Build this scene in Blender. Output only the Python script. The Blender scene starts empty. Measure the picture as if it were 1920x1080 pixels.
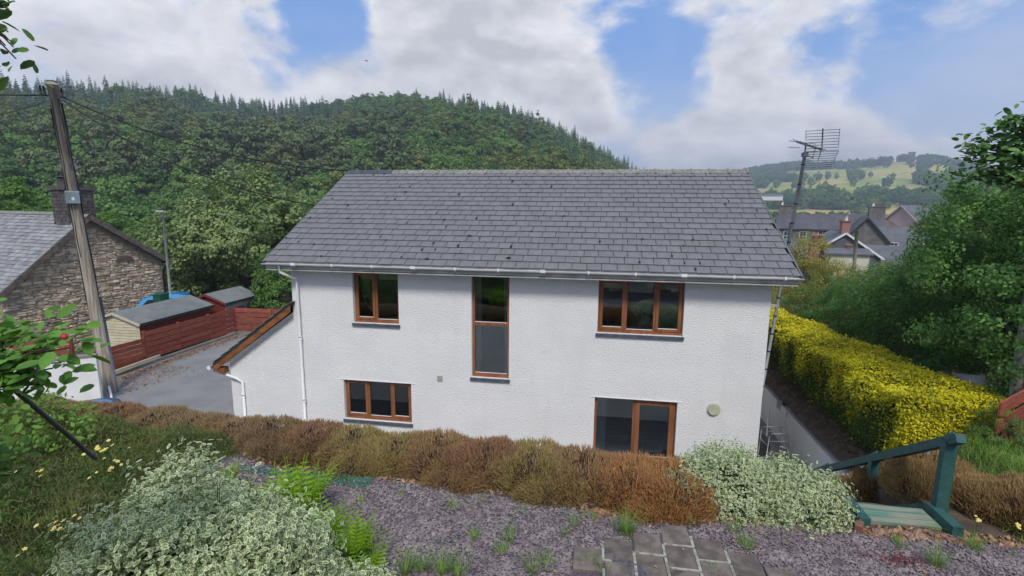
import bpy, math, random
import numpy as np
from mathutils import Vector, Matrix

# ------------------------------------------------------------------ camera, world, sun, exposure
S = bpy.context.scene
COL = S.collection
CZ = 6.25                                   # camera height above the patio (patio = z 0, facade plane y = 10.8)
FPX, YAW, PITCH, ROLL = 954.93, 0.159887, 0.162716, 0.008331
def cam_axes():
    cy, sy = math.cos(YAW), math.sin(YAW)
    f0 = np.array([-sy, cy, 0.]); r0 = np.array([cy, sy, 0.]); up = np.array([0, 0, 1.])
    f = f0*math.cos(PITCH) - up*math.sin(PITCH); u = up*math.cos(PITCH) + f0*math.sin(PITCH)
    r = r0*math.cos(ROLL) + u*math.sin(ROLL); u2 = -r0*math.sin(ROLL) + u*math.cos(ROLL)
    return r, u2, f
AX_R, AX_U, AX_F = cam_axes()
cam = bpy.data.cameras.new('camera'); cam_o = bpy.data.objects.new('camera', cam); COL.objects.link(cam_o)
cam.sensor_width = 36; cam.lens = FPX/1920*36; cam.clip_start = .05; cam.clip_end = 9000
mw = Matrix.Identity(4)
for i in range(3):
    mw[i][0] = AX_R[i]; mw[i][1] = AX_U[i]; mw[i][2] = -AX_F[i]
mw[2][3] = CZ
cam_o.matrix_world = mw
S.camera = cam_o

SUN_EL, SUN_AZ = math.radians(50), math.radians(166)      # azimuth of the sun from +Y, clockwise: behind the camera, to the left
sd = Vector((math.sin(SUN_AZ)*math.cos(SUN_EL), math.cos(SUN_AZ)*math.cos(SUN_EL), math.sin(SUN_EL)))
sun = bpy.data.lights.new('sun', 'SUN'); sun.energy = 1.7; sun.angle = math.radians(14); sun.color = (1., .94, .86)
sun_o = bpy.data.objects.new('sun', sun); COL.objects.link(sun_o)
sun_o.rotation_euler = (-sd).to_track_quat('-Z', 'Y').to_euler()

S.view_settings.view_transform = 'Standard'; S.view_settings.look = 'None'
S.view_settings.exposure = 0.85; S.view_settings.gamma = 1; S.view_settings.use_curve_mapping = False

def ray(px, py):
    return AX_R*(px-960)/FPX - AX_U*(py-540)/FPX + AX_F
def at_d(px, py, d):
    r = ray(px, py); r = r*d/math.hypot(r[0], r[1]); return Vector((r[0], r[1], r[2]+CZ))
def at_y(px, py, y):
    r = ray(px, py)*1.; r = r*y/r[1]; return Vector((r[0], r[1], r[2]+CZ))
def at_z(px, py, z):
    r = ray(px, py); r = r*(z-CZ)/r[2]; return Vector((r[0], r[1], z))
def at_x(px, py, x):
    r = ray(px, py); r = r*x/r[0]; return Vector((r[0], r[1], r[2]+CZ))

class NT:
    """tiny helper for node trees"""
    def __init__(s, nt): s.nt = nt; s.nt.nodes.clear()
    def n(s, t, **kw):
        nd = s.nt.nodes.new(t)
        ins = kw.pop('ins', {})
        for k, v in kw.items(): setattr(nd, k, v)
        for k, v in ins.items():
            if isinstance(v, bpy.types.NodeSocket): s.nt.links.new(v, nd.inputs[k])
            else: nd.inputs[k].default_value = v
        return nd
    def l(s, a, b): s.nt.links.new(a, b)
    def math(s, op, a, b=None, c=None, clamp=False):
        ins = {0: a}
        if b is not None: ins[1] = b
        if c is not None: ins[2] = c
        return s.n('ShaderNodeMath', operation=op, use_clamp=clamp, ins=ins).outputs[0]
    def mix(s, f, a, b, blend='MIX'):
        nd = s.nt.nodes.new('ShaderNodeMix'); nd.data_type = 'RGBA'; nd.blend_type = blend
        for k, v in ((0, f), (6, a), (7, b)):
            if isinstance(v, bpy.types.NodeSocket): s.nt.links.new(v, nd.inputs[k])
            else: nd.inputs[k].default_value = v if k == 0 else (tuple(v)+(1,))[:4]
        return nd.outputs[2]
    def noise(s, vec, scale, detail=4, rough=.55, dist=0.):
        return s.n('ShaderNodeTexNoise', ins={'Vector': vec, 'Scale': scale, 'Detail': detail, 'Roughness': rough, 'Distortion': dist}).outputs[0]
    def rng(s, v, a, b, c=0., d=1., smooth=True):
        return s.n('ShaderNodeMapRange', interpolation_type='SMOOTHSTEP' if smooth else 'LINEAR', ins={0: v, 1: a, 2: b, 3: c, 4: d}).outputs[0]
    def ramp(s, f, stops):
        nd = s.nt.nodes.new('ShaderNodeValToRGB'); cr = nd.color_ramp
        while len(cr.elements) < len(stops): cr.elements.new(.5)
        for e, (p, c) in zip(cr.elements, stops): e.position = p; e.color = (tuple(c)+(1,))[:4]
        s.nt.links.new(f, nd.inputs[0]); return nd.outputs[0]

W = bpy.data.worlds.new('World'); S.world = W; W.use_nodes = True
t = NT(W.node_tree)
sky = t.n('ShaderNodeTexSky', sky_type='NISHITA', sun_disc=False, sun_elevation=SUN_EL, sun_rotation=SUN_AZ, air_density=1.0, dust_density=.6, ozone_density=1.6)
tc = t.n('ShaderNodeTexCoord').outputs['Generated']
sp = t.n('ShaderNodeSeparateXYZ', ins={0: tc})
cp = t.n('ShaderNodeVectorMath', operation='MULTIPLY', ins={0: tc, 1: (1.05, 1.05, 1.75)}).outputs[0]
n1 = t.noise(cp, 3.6, 11, .60, .15)
n2 = t.noise(cp, 1.5, 3, .5)
def blob(px, py, rad, w):
    d = Vector(ray(px, py)).normalized()
    dot = t.n('ShaderNodeVectorMath', operation='DOT_PRODUCT', ins={0: tc, 1: d}).outputs['Value']
    return t.math('MULTIPLY', t.rng(dot, math.cos(math.radians(rad)), 1.0), w)
acc = t.math('ADD', t.math('MULTIPLY', n1, 1.75), t.math('MULTIPLY', n2, .25))
acc = t.math('SUBTRACT', acc, .21)
for b in ((200, 110, 30, .20), (900, 50, 13, .22), (1050, 215, 8, .18), (1430, 150, 5, .20), (1400, -20, 10, .16), (1600, 275, 13, .20), (1290, 245, 9, .20), (730, 160, 12, .16),
          (620, -10, 6, -.40), (1220, 130, 7, -.34), (1600, 120, 9, -.24), (1850, 100, 11, -.26), (1330, 110, 7, -.10)):
    acc = t.math('ADD', acc, blob(*b))
mask = t.rng(acc, .66, .96)
off = lambda v: t.n('ShaderNodeVectorMath', operation='ADD', ins={0: cp, 1: v}).outputs[0]
n3 = t.noise(off((3.1, 1.2, 0)), 5.5, 10, .58, .2)
n4 = t.noise(off((3.1, 1.2, .05)), 5.5, 10, .58, .2)
dense = t.rng(acc, .86, 1.25)
bri = t.math('ADD', t.math('ADD', t.math('MULTIPLY', t.rng(n3, .35, .65), .30), t.math('MULTIPLY', t.math('SUBTRACT', n3, n4), 2.0)), t.math('MULTIPLY', dense, -.50))
ccol = t.mix(t.math('ADD', bri, .57, clamp=True), (3.9, 4.0, 4.35), (6.4, 6.4, 6.6))
veil = t.rng(sp.outputs[2], .29, .02, 0., .85)
wisp = t.math('MULTIPLY', t.rng(t.noise(off((7.3, 2.1, .4)), 2.6, 8, .6, .5), .42, .72), .45)
base = t.mix(veil, t.mix(.75, sky.outputs[0], (1.15, 2.5, 5.6)), (4.2, 4.75, 5.8))
skyc = t.mix(mask, t.mix(wisp, base, (4.6, 4.9, 5.7)), ccol)
bg = t.n('ShaderNodeBackground', ins={'Color': skyc, 'Strength': .085})
out = t.n('ShaderNodeOutputWorld', ins={'Surface': bg.outputs[0]})

# ------------------------------------------------------------------ helpers
rng = np.random.default_rng(11)
random.seed(5)
def props(o, label=None, cat=None, group=None, kind=None):
    if label: o['label'] = label
    if cat: o['category'] = cat
    if group: o['group'] = group
    if kind: o['kind'] = kind
    return o
def root(name, label, cat, loc=(0, 0, 0), rz=0., group=None):
    o = bpy.data.objects.new(name, None); o.empty_display_size = .2; COL.objects.link(o)
    o.location = loc; o.rotation_euler = (0, 0, rz)
    return props(o, label, cat, group)
def link(name, me, parent=None, loc=None):
    o = bpy.data.objects.new(name, me); COL.objects.link(o)
    if parent is not None: o.parent = parent
    if loc is not None: o.location = loc
    return o
def top_of(p):
    while p.parent is not None: p = p.parent
    return p
class MB:
    def __init__(s): s.v = []; s.f = []; s.sm = []
    def add(s, v, f, smooth=False):
        b = len(s.v); s.v += [tuple(q) for q in v]; s.f += [tuple(i+b for i in q) for q in f]; s.sm += [smooth]*len(f); return s
    def box(s, x0, x1, y0, y1, z0, z1):
        return s.add([(x0,y0,z0),(x1,y0,z0),(x1,y1,z0),(x0,y1,z0),(x0,y0,z1),(x1,y0,z1),(x1,y1,z1),(x0,y1,z1)],
                     [(0,3,2,1),(4,5,6,7),(0,1,5,4),(1,2,6,5),(2,3,7,6),(3,0,4,7)])
    def obox(s, p, q, w, h, up=(0, 0, 1), bev=0.):
        """bar from p to q, w wide (sideways), h high (along up)"""
        p, q = Vector(p), Vector(q); d = (q-p).normalized(); up = Vector(up)
        sd_ = d.cross(up).normalized(); u = sd_.cross(d).normalized(); a = sd_*w/2; b = u*h/2
        return s.add([p-a-b, p+a-b, p+a+b, p-a+b, q-a-b, q+a-b, q+a+b, q-a+b],
                     [(0,3,2,1),(4,5,6,7),(0,1,5,4),(1,2,6,5),(2,3,7,6),(3,0,4,7)])
    def tube(s, pts, r, n=8, cap=True):
        pts = [Vector(p) for p in pts]; rr = r if isinstance(r, (list, tuple)) else [r]*len(pts)
        vs = []; fs = []
        for i, p in enumerate(pts):
            d = (pts[min(i+1, len(pts)-1)]-pts[max(i-1, 0)]).normalized()
            a = d.cross(Vector((0, 0, 1)) if abs(d.z) < .9 else Vector((1, 0, 0))).normalized(); b = d.cross(a).normalized()
            for k in range(n):
                th = 2*math.pi*k/n; vs.append(p+(a*math.cos(th)+b*math.sin(th))*rr[i])
        for i in range(len(pts)-1):
            for k in range(n):
                fs.append((i*n+k, i*n+(k+1) % n, (i+1)*n+(k+1) % n, (i+1)*n+k))
        s.add(vs, fs, True)
        if cap:
            m = len(s.v)-len(vs)
            s.f.append(tuple(m+k for k in range(n))); s.sm.append(False)
            s.f.append(tuple(m+(len(pts)-1)*n+k for k in reversed(range(n)))); s.sm.append(False)
        return s
    def extr(s, poly, d):
        """closed polygon (list of 3D points) pushed by vector d"""
        n = len(poly); d = Vector(d); P = [Vector(p) for p in poly]
        return s.add(P+[p+d for p in P], [tuple(range(n))[::-1], tuple(range(n, 2*n))]+[(i, (i+1) % n, n+(i+1) % n, n+i) for i in range(n)])
    def mesh(s, name, mat, off=(0, 0, 0)):
        me = bpy.data.meshes.new(name)
        ox, oy, oz = off
        me.from_pydata([(a-ox, b-oy, c-oz) for a, b, c in s.v], [], s.f)
        me.polygons.foreach_set('use_smooth', s.sm)
        if mat: me.materials.append(mat)
        bmf = me; bmf.update(); return me
    def build(s, name, mat, parent=None, world=True):
        off = (0, 0, 0)
        if parent is not None and world: off = top_of(parent).location
        return link(name, s.mesh(name, mat, off), parent)
def np_mesh(name, V, F, mat, attrs=None, smooth=False):
    """V (n,3), F (m,k) uniform polygons"""
    me = bpy.data.meshes.new(name); n, (m, k) = len(V), F.shape
    me.vertices.add(n); me.vertices.foreach_set('co', np.ascontiguousarray(V, dtype=np.float32).ravel())
    me.loops.add(m*k); me.loops.foreach_set('vertex_index', np.ascontiguousarray(F, dtype=np.int32).ravel())
    me.polygons.add(m); me.polygons.foreach_set('loop_start', np.arange(0, m*k, k, dtype=np.int32))
    me.polygons.foreach_set('loop_total', np.full(m, k, dtype=np.int32))
    if smooth: me.polygons.foreach_set('use_smooth', np.ones(m, dtype=bool))
    for an, av in (attrs or {}).items():
        a = me.attributes.new(an, 'FLOAT', 'POINT'); a.data.foreach_set('value', np.ascontiguousarray(av, dtype=np.float32))
    for mm in (mat if isinstance(mat, (list, tuple)) else [mat]): me.materials.append(mm)
    me.update(calc_edges=True); me.validate(); return me
def frames(N, nrm, jitter=.5, r=rng):
    """random orthonormal frames whose z axis leans to nrm"""
    z = nrm + r.normal(0, jitter, (N, 3)); z /= np.linalg.norm(z, axis=1, keepdims=True)+1e-9
    a = r.normal(0, 1, (N, 3)); x = a-(a*z).sum(1, keepdims=True)*z; x /= np.linalg.norm(x, axis=1, keepdims=True)+1e-9
    y = np.cross(z, x); return np.stack([x, y, z], axis=2)        # columns
def scatter(name, tv, tf, P, R, sc, mat, rnd=None, e=None, smooth=False):
    """stamp template (tv, tf) at P with frames R and scales sc"""
    tv = np.array(tv, dtype=float); tf = np.array(tf); N = len(P); nv = len(tv)
    sc = np.asarray(sc, dtype=float)
    if sc.ndim == 1: sc = sc[:, None]*np.ones(3)
    L = tv[None]*sc[:, None, :]
    V = np.einsum('nij,nkj->nki', R, L)+P[:, None, :]
    F = tf[None]+(np.arange(N)*nv)[:, None, None]
    at = {'rnd': np.repeat(rnd if rnd is not None else rng.random(N), nv)}
    if e is not None: at['e'] = np.tile(e, N)
    return np_mesh(name, V.reshape(-1, 3), F.reshape(-1, tf.shape[1]), mat, at, smooth)
LEAF2 = ([(-.5, 0, 0), (0, -.28, .07), (.5, 0, 0), (0, .28, .07)], [(0, 1, 2), (0, 2, 3)])            # folded diamond
LEAF4 = ([(-.5, 0, 0), (-.12, -.3, .08), (.5, 0, -.06), (-.12, .3, .08), (.05, 0, 0)], [(0, 1, 4), (1, 2, 4), (2, 3, 4), (3, 0, 4)])
CARD = ([(-.5, -.2, 0), (.1, -.45, .15), (.5, .1, -.1), (-.1, .45, .1)], [(0, 1, 2), (0, 2, 3)])
def hexleaf():
    v = [(0, 0, -.03)]; e = [1.]
    for k in range(8):
        a = 2*math.pi*k/8; v.append((.56*math.cos(a)*(1 if k else 1.15), .27*math.sin(a), .06*abs(math.sin(a)))); e.append(0.)
    return v, [(0, 1+k, 1+(k+1) % 8) for k in range(8)], e
LEAFH = ([(0, 0, -.02)]+[(.56*math.cos(2*math.pi*k/8)*(1.15 if k == 0 else 1), .30*math.sin(2*math.pi*k/8), .07*abs(math.sin(2*math.pi*k/8))-.05*(k == 0)) for k in range(8)], [(0, 1+k, 1+(k+1) % 8) for k in range(8)])
SPIKE = None
def spike(nseg=2, bend=.18):
    v = []; f = []
    for i in range(nseg+1):
        tt = i/nseg; r = .5*(1-.55*tt)*(1 if i < nseg else .45)
        for k in range(3):
            a = 2*math.pi*k/3; v.append((r*math.cos(a)+0, r*math.sin(a), tt))
    b = [(x+0, y, z) for x, y, z in v]
    for i in range(nseg):
        for k in range(3):
            a0, a1 = i*3+k, i*3+(k+1) % 3
            f += [(a0, a1, a1+3), (a0, a1+3, a0+3)]
    v.append((0, 0, 1.12)); m = len(v)-1
    for k in range(3): f.append((nseg*3+k, nseg*3+(k+1) % 3, m))
    return v, f
BLADE = ([(-.5, 0, 0), (.5, 0, 0), (.32, .12, .55), (-.32, .12, .55), (0, .42, 1.)], [(0, 1, 2), (0, 2, 3), (3, 2, 4)])

# ------------------------------------------------------------------ materials
def mat(name, c1, c2=None, rough=.8, nscale=4., ndet=5, bump=0., bscale=60., spec=.3, metal=0., rnd=0., objr=0., spots=None, coat=0., stretch=None, noff=(.35, .65), bdet=4, bdist=.02, streak=0.):
    m = bpy.data.materials.new(name); m.use_nodes = True; t = NT(m.node_tree)
    c2 = c2 or tuple(x*.75 for x in c1)
    pos = t.n('ShaderNodeTexCoord').outputs['Object']
    if stretch: pos = t.n('ShaderNodeVectorMath', operation='MULTIPLY', ins={0: pos, 1: stretch}).outputs[0]
    col = t.mix(t.rng(t.noise(pos, nscale, ndet), *noff), c1, c2)
    if streak:
        sv = t.n('ShaderNodeVectorMath', operation='MULTIPLY', ins={0: t.n('ShaderNodeTexCoord').outputs['Object'], 1: (2.6, 1., .22)}).outputs[0]
        col = t.mix(t.math('MULTIPLY', t.rng(t.noise(sv, 1.6, 6, .6), .48, .72), streak*4), col, tuple(q*.80 for q in c1))
    if rnd:
        a = t.n('ShaderNodeAttribute', attribute_name='rnd').outputs['Fac']
        col = t.n('ShaderNodeHueSaturation', ins={'Value': t.math('ADD', t.math('MULTIPLY', a, rnd*2), 1-rnd), 'Hue': t.math('ADD', t.math('MULTIPLY', a, .02), .49), 'Color': col}).outputs[0]
    if objr:
        a = t.n('ShaderNodeObjectInfo').outputs['Random']
        col = t.n('ShaderNodeHueSaturation', ins={'Value': t.math('ADD', t.math('MULTIPLY', a, objr*2), 1-objr), 'Color': col}).outputs[0]
    if spots:
        sc, lo, hi, cc = spots
        col = t.mix(t.rng(t.noise(pos, sc, 4, .6), lo, hi), col, cc)
    b = t.n('ShaderNodeBsdfPrincipled', ins={'Base Color': col, 'Roughness': rough, 'Specular IOR Level': spec, 'Metallic': metal, 'Coat Weight': coat})
    if bump:
        h = t.noise(pos, bscale, bdet, .6)
        t.l(t.n('ShaderNodeBump', ins={'Strength': bump, 'Distance': bdist, 'Height': h}).outputs[0], b.inputs['Normal'])
    t.n('ShaderNodeOutputMaterial', ins={0: b.outputs[0]}); return m
def fol(name, stops, trans=.3, rough=.55, pscale=.6, w=(.45, .4, .15), spec=.25, objcol=False, gain=1.5):
    """foliage: colour from the leaf's own random value, patches in the crown and the plant's own random value"""
    m = bpy.data.materials.new(name); m.use_nodes = True; t = NT(m.node_tree)
    a = t.n('ShaderNodeAttribute', attribute_name='rnd').outputs['Fac']
    oi = t.n('ShaderNodeObjectInfo')
    pos = t.n('ShaderNodeTexCoord').outputs['Object']
    nz = t.rng(t.noise(pos, pscale, 3), .3, .7, smooth=False)
    f = t.math('ADD', t.math('ADD', t.math('MULTIPLY', a, w[0]), t.math('MULTIPLY', nz, w[1])), t.math('MULTIPLY', oi.outputs['Random'], w[2]), clamp=True)
    stops = [tuple(min(.8, q*gain) for q in c) for c in stops]; k = len(stops)
    col = t.ramp(f, [((i+.5)/k, c) for i, c in enumerate(stops)])
    if objcol: col = t.mix(1., col, oi.outputs['Color'], 'MULTIPLY')
    b = t.n('ShaderNodeBsdfPrincipled', ins={'Base Color': col, 'Roughness': rough, 'Specular IOR Level': spec})
    tr = t.n('ShaderNodeBsdfTranslucent', ins={'Color': t.mix(.35, col, (.16, .22, .02), 'MIX')})
    mx = t.n('ShaderNodeMixShader', ins={0: trans, 1: b.outputs[0], 2: tr.outputs[0]})
    t.n('ShaderNodeOutputMaterial', ins={0: mx.outputs[0]}); return m

RENDERW = mat('white_render', (.82, .82, .815), (.77, .77, .775), rough=.9, nscale=.9, bump=.7, bscale=24, bdet=8, bdist=.045, streak=.045, stretch=(1, 1, 1.9), spots=(2.2, .66, .85, (.6, .6, .59)))
SLATE = mat('grey_roof_slate', (.172, .176, .185), (.15, .153, .162), rough=.65, nscale=3, bump=.25, bscale=90, objr=.055, rnd=.0, spec=.35, stretch=(3, 1, 1), spots=(13, .66, .74, (.03, .032, .035)))
SLATES = mat('grey_roof_slate_mass', (.172, .176, .185), (.15, .153, .162), rough=.65, nscale=3, bump=.25, bscale=90, rnd=.055, spec=.35, stretch=(3, 1, 1), spots=(13, .66, .74, (.03, .032, .035)))
RIDGE = mat('lichened_ridge_tile', (.27, .265, .24), (.16, .16, .15), rough=.9, nscale=14, bump=.4, bscale=60, objr=.12)
RIDGED = mat('new_dark_ridge_tile', (.07, .08, .10), (.05, .06, .08), rough=.6, nscale=8, objr=.1)
MOSS_JOINTS = mat('dark_moss_and_joints', (.012, .013, .010), (.02, .022, .012), rough=1, nscale=30, bump=.5)
UPVC = mat('white_upvc', (.78, .79, .80), (.70, .71, .72), rough=.35, nscale=2, spec=.5, coat=.1)
GUTTER = mat('weathered_grey_white_gutter', (.62, .62, .61), (.46, .46, .45), rough=.5, nscale=6, ndet=6, spec=.4, stretch=(.4, 1, 1))
WOODF = mat('oak_brown_window_frame', (.29, .118, .052), (.20, .078, .034), rough=.42, nscale=9, stretch=(1, 1, .15), spec=.45, bump=.05)
WOODD = mat('brown_fascia_timber', (.27, .10, .035), (.15, .055, .02), rough=.7, nscale=7, stretch=(.4, 1, 1), bump=.2)
LEAD = mat('slate_blue_sill', (.06, .075, .10), (.10, .115, .14), rough=.45, nscale=12, spec=.4)
DARKW = mat('dark_soffit', (.13, .12, .11), rough=.8); VERGE = mat('grey_verge_strip', (.16, .165, .165), (.12, .12, .12), rough=.7)
SOFF = mat('grey_white_soffit', (.5, .5, .5), rough=.7)
CURTAIN = mat('pale_green_curtain', (.62, .72, .66), (.42, .52, .48), rough=.95, nscale=14, stretch=(4, 1, .1))
BLIND = mat('cream_roller_blind', (.78, .75, .62), (.7, .67, .56), rough=.9)
DARKIN = mat('dark_room_wall', (.15, .17, .20), (.12, .135, .16), rough=.95)
DARKFL = mat('dark_room_floor', (.05, .042, .036), rough=.8)
TABLE = mat('table_top_wood', (.22, .15, .10), rough=.4)
PAPER = mat('white_paper', (.7, .7, .66), (.5, .52, .45), rough=.7)
CREAMP = mat('cream_plastic', (.50, .50, .37), (.42, .42, .32), rough=.5, spec=.4)
def glass():
    m = bpy.data.materials.new('window_glass'); m.use_nodes = True; t = NT(m.node_tree)
    pos = t.n('ShaderNodeTexCoord').outputs['Object']
    bm_ = t.n('ShaderNodeBump', ins={'Strength': .02, 'Distance': .05, 'Height': t.noise(pos, 2.2, 2)}).outputs[0]
    fr = t.n('ShaderNodeFresnel', ins={'IOR': 2.2}).outputs[0]
    gl = t.n('ShaderNodeBsdfGlossy', ins={'Roughness': .015, 'Color': (.95, .98, 1, 1), 'Normal': bm_})
    tr = t.n('ShaderNodeBsdfTransparent', ins={'Color': (.84, .90, .92, 1)})
    mx = t.n('ShaderNodeMixShader', ins={0: fr, 1: tr.outputs[0], 2: gl.outputs[0]})
    t.n('ShaderNodeOutputMaterial', ins={0: mx.outputs[0]}); return m
GLASS = glass()
TARMAC = mat('worn_driveway_tarmac', (.185, .19, .195), (.235, .238, .235), rough=.92, nscale=.8, ndet=8, bump=.5, bscale=120, spots=(.55, .6, .8, (.27, .26, .235)))
CONC = mat('grey_concrete', (.26, .25, .235), (.19, .185, .17), rough=.95, nscale=3, bump=.3, bscale=40, spots=(4, .6, .8, (.12, .115, .09)))
PATIO = mat('patio_concrete', (.2, .2, .2), (.15, .15, .15), rough=.95, nscale=3, bump=.2)
SOIL = mat('dry_brown_soil', (.115, .085, .062), (.065, .05, .038), rough=1, nscale=5, bump=.9, bscale=35, spots=(16, .62, .7, (.13, .095, .06)))
GRAVB = mat('slate_gravel_bed', (.14, .125, .145), (.08, .07, .085), rough=1, nscale=30, bump=.9, bscale=60)
GRAV = mat('plum_slate_chip', (.255, .212, .22), (.18, .148, .158), rough=.75, nscale=6, rnd=.24, spec=.3)
REDF = mat('red_brown_fence_paint', (.30, .085, .055), (.20, .055, .038), rough=.75, nscale=4, stretch=(1, 1, 5), bump=.3, bscale=30, objr=.22, spots=(9, .62, .8, (.23, .10, .07)))
REDS = mat('red_shed_paint', (.20, .035, .02), (.15, .028, .018), rough=.7, nscale=3, stretch=(1, 1, 8), bump=.2, objr=.12)
CREAM = mat('cream_shed_paint', (.56, .52, .38), (.48, .44, .31), rough=.7, nscale=3, objr=.06)
FELT = mat('green_grey_roof_felt', (.19, .205, .20), (.15, .162, .158), rough=.95, nscale=2, bump=.3, bscale=90)
FELTE = mat('dark_felt_edge', (.035, .045, .04), rough=.9)
GREENP = mat('faded_green_paint', (.022, .082, .080), (.035, .105, .098), rough=.6, nscale=6, bump=.25, bscale=40, spots=(14, .64, .78, (.10, .14, .11)))
GREENW = mat('worn_green_tread', (.10, .22, .17), (.25, .26, .20), rough=.8, nscale=9, stretch=(.25, 2, 1), bump=.4, bscale=30, noff=(.42, .6))
WHITEW = mat('white_painted_wall', (.80, .80, .79), (.72, .72, .71), rough=.9, nscale=1.5, bump=.5, bscale=25, spots=(1.3, .62, .9, (.42, .43, .38)))
POLEW = mat('weathered_pole_wood', (.36, .32, .26), (.18, .155, .125), rough=.9, nscale=6, stretch=(3, 3, .12), bump=.6, bscale=14)
BLACK = mat('black_cable', (.012, .013, .014), rough=.5)
CONDUIT = mat('blue_grey_conduit', (.13, .155, .20), (.10, .12, .16), rough=.5)
BOXG = mat('grey_blue_box', (.20, .26, .31), (.16, .2, .24), rough=.5)
GALV = mat('galvanised_steel', (.40, .43, .45), (.30, .33, .35), rough=.55, metal=.15)
ALU = mat('brushed_aluminium', (.42, .43, .45), rough=.5, metal=.5)
ANT = mat('dull_antenna_metal', (.16, .18, .20), rough=.5, metal=.3)
STONEM = mat('lime_mortar', (.38, .325, .25), (.25, .215, .17), rough=1, nscale=4, bump=.5, bscale=40)
STONE = mat('rubble_stone', (.58, .475, .36), (.34, .28, .21), rough=.95, nscale=4, bump=.6, bscale=22, objr=.30, spots=(.9, .55, .8, (.30, .23, .165)))
STONES = mat('rubble_stone_mass', (.58, .475, .36), (.34, .28, .21), rough=.95, nscale=4, bump=.6, bscale=22, rnd=.30)
OLDSL = mat('old_welsh_slate', (.20, .205, .22), (.28, .285, .29), rough=.7, nscale=2.4, rnd=.22, bump=.2, spots=(7, .58, .72, (.30, .31, .30)))
BARGE = mat('weathered_bargeboard', (.15, .125, .105), (.09, .075, .065), rough=.9, nscale=6)
BRICKD = mat('sooty_chimney_brick', (.12, .105, .105), (.075, .068, .072), rough=.95, nscale=8, bump=.4, objr=.35)
BRICKO = mat('orange_red_brick', (.27, .135, .10), (.21, .11, .085), rough=.9, nscale=10, objr=.3)
PAVE = mat('brown_grey_slab', (.105, .088, .080), (.185, .155, .138), rough=.9, nscale=7, ndet=8, bump=.5, bscale=30, objr=.28, spots=(5, .55, .75, (.065, .063, .06)))
MORT = mat('pale_mortar', (.38, .38, .33), (.20, .20, .15), rough=1, nscale=14, bump=.6, bscale=40, noff=(.4, .62))
BARK = mat('tree_bark', (.11, .085, .065), (.06, .048, .038), rough=1, nscale=6, stretch=(2, 2, .4), bump=.8, bscale=12)
BIRCHB = mat('pale_grey_bark', (.34, .33, .30), (.2, .19, .17), rough=.9, nscale=8)
TWIG = mat('brown_twig', (.075, .05, .036), (.05, .034, .026), rough=.9)
CHIP = mat('tan_wood_chip', (.36, .215, .125), (.22, .12, .065), rough=.95, nscale=10, rnd=.4)
CARB = mat('sky_blue_car_paint', (.035, .27, .58), (.035, .26, .56), rough=.25, spec=.5, coat=.8)
TYRE = mat('black_rubber', (.02, .02, .02), rough=.8)
BLUEL = mat('blue_plastic_lid', (.06, .17, .30), (.10, .24, .38), rough=.45, nscale=3, spec=.4)
PURPLEG = mat('bright_green_plastic', (.02, .16, .03), rough=.4)
GREENWIRE = mat('green_coated_wire', (.015, .24, .14), rough=.4)
STEELDK = mat('dark_grey_steel_tube', (.075, .085, .10), (.05, .055, .065), rough=.5, spec=.4)

L_BROAD = fol('broadleaf_green', [(.022, .052, .012), (.042, .088, .018), (.07, .125, .028), (.105, .165, .042)], pscale=.5, gain=2.)
L_DARK = fol('dark_glossy_green', [(.018, .045, .014), (.03, .072, .018), (.055, .115, .028), (.09, .165, .04)], pscale=.9, w=(.42, .45, .13), gain=2.4)
L_OLIVE = fol('olive_green', [(.045, .062, .016), (.08, .102, .024), (.12, .14, .036), (.165, .175, .05)], pscale=.7, gain=1.9)
L_GOLDOL = fol('golden_olive_green', [(.07, .07, .014), (.12, .108, .022), (.17, .15, .032), (.2, .18, .045)], pscale=.8, gain=2.1)
L_WILLOW = fol('soft_grey_green', [(.036, .062, .022), (.062, .095, .034), (.098, .135, .05), (.14, .178, .07)], pscale=.45, w=(.4, .45, .15), gain=2.3)
L_BRIGHT = fol('fresh_green', [(.045, .10, .016), (.08, .16, .025), (.12, .22, .035)], pscale=.7)
L_CONIF = fol('conifer_needles', [(.016, .036, .020), (.026, .052, .026), (.042, .076, .034), (.065, .105, .042)], gain=1.9, trans=.15, pscale=.12, w=(.4, .2, .4))
L_PINE = fol('pine_needles', [(.04, .062, .022), (.062, .092, .032), (.09, .122, .042)], gain=1.6, trans=.15, pscale=.3, w=(.4, .3, .3))
L_HILLB = fol('hillside_broadleaf', [(.018, .046, .012), (.034, .072, .016), (.055, .105, .022), (.09, .145, .034)], gain=2.5, pscale=.15, w=(.28, .2, .52))
L_FAR = fol('far_wood_green', [(.018, .040, .014), (.030, .062, .018), (.045, .085, .022)], pscale=.1, w=(.3, .3, .4))
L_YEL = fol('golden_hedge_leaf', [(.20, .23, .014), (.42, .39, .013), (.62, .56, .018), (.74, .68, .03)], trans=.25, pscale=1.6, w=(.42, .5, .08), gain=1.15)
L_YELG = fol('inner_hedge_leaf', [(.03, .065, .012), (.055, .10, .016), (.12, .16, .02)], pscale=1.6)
L_FERN = fol('fern_green', [(.13, .24, .014), (.20, .33, .018), (.28, .42, .026)], trans=.4, pscale=3, gain=1.7)
L_GRASS = fol('grass_green', [(.05, .13, .02), (.10, .20, .03), (.16, .26, .05), (.26, .28, .10)], trans=.3, pscale=2)
L_COVER = fol('mixed_ground_cover', [(.045, .08, .024), (.07, .125, .034), (.12, .10, .045), (.11, .175, .045), (.17, .115, .06)], pscale=1.1, w=(.35, .6, .05), gain=1.6)
L_ROSE = fol('rose_leaf', [(.05, .13, .02), (.085, .20, .03), (.12, .26, .04)], trans=.35, pscale=5, spec=.4)
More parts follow.
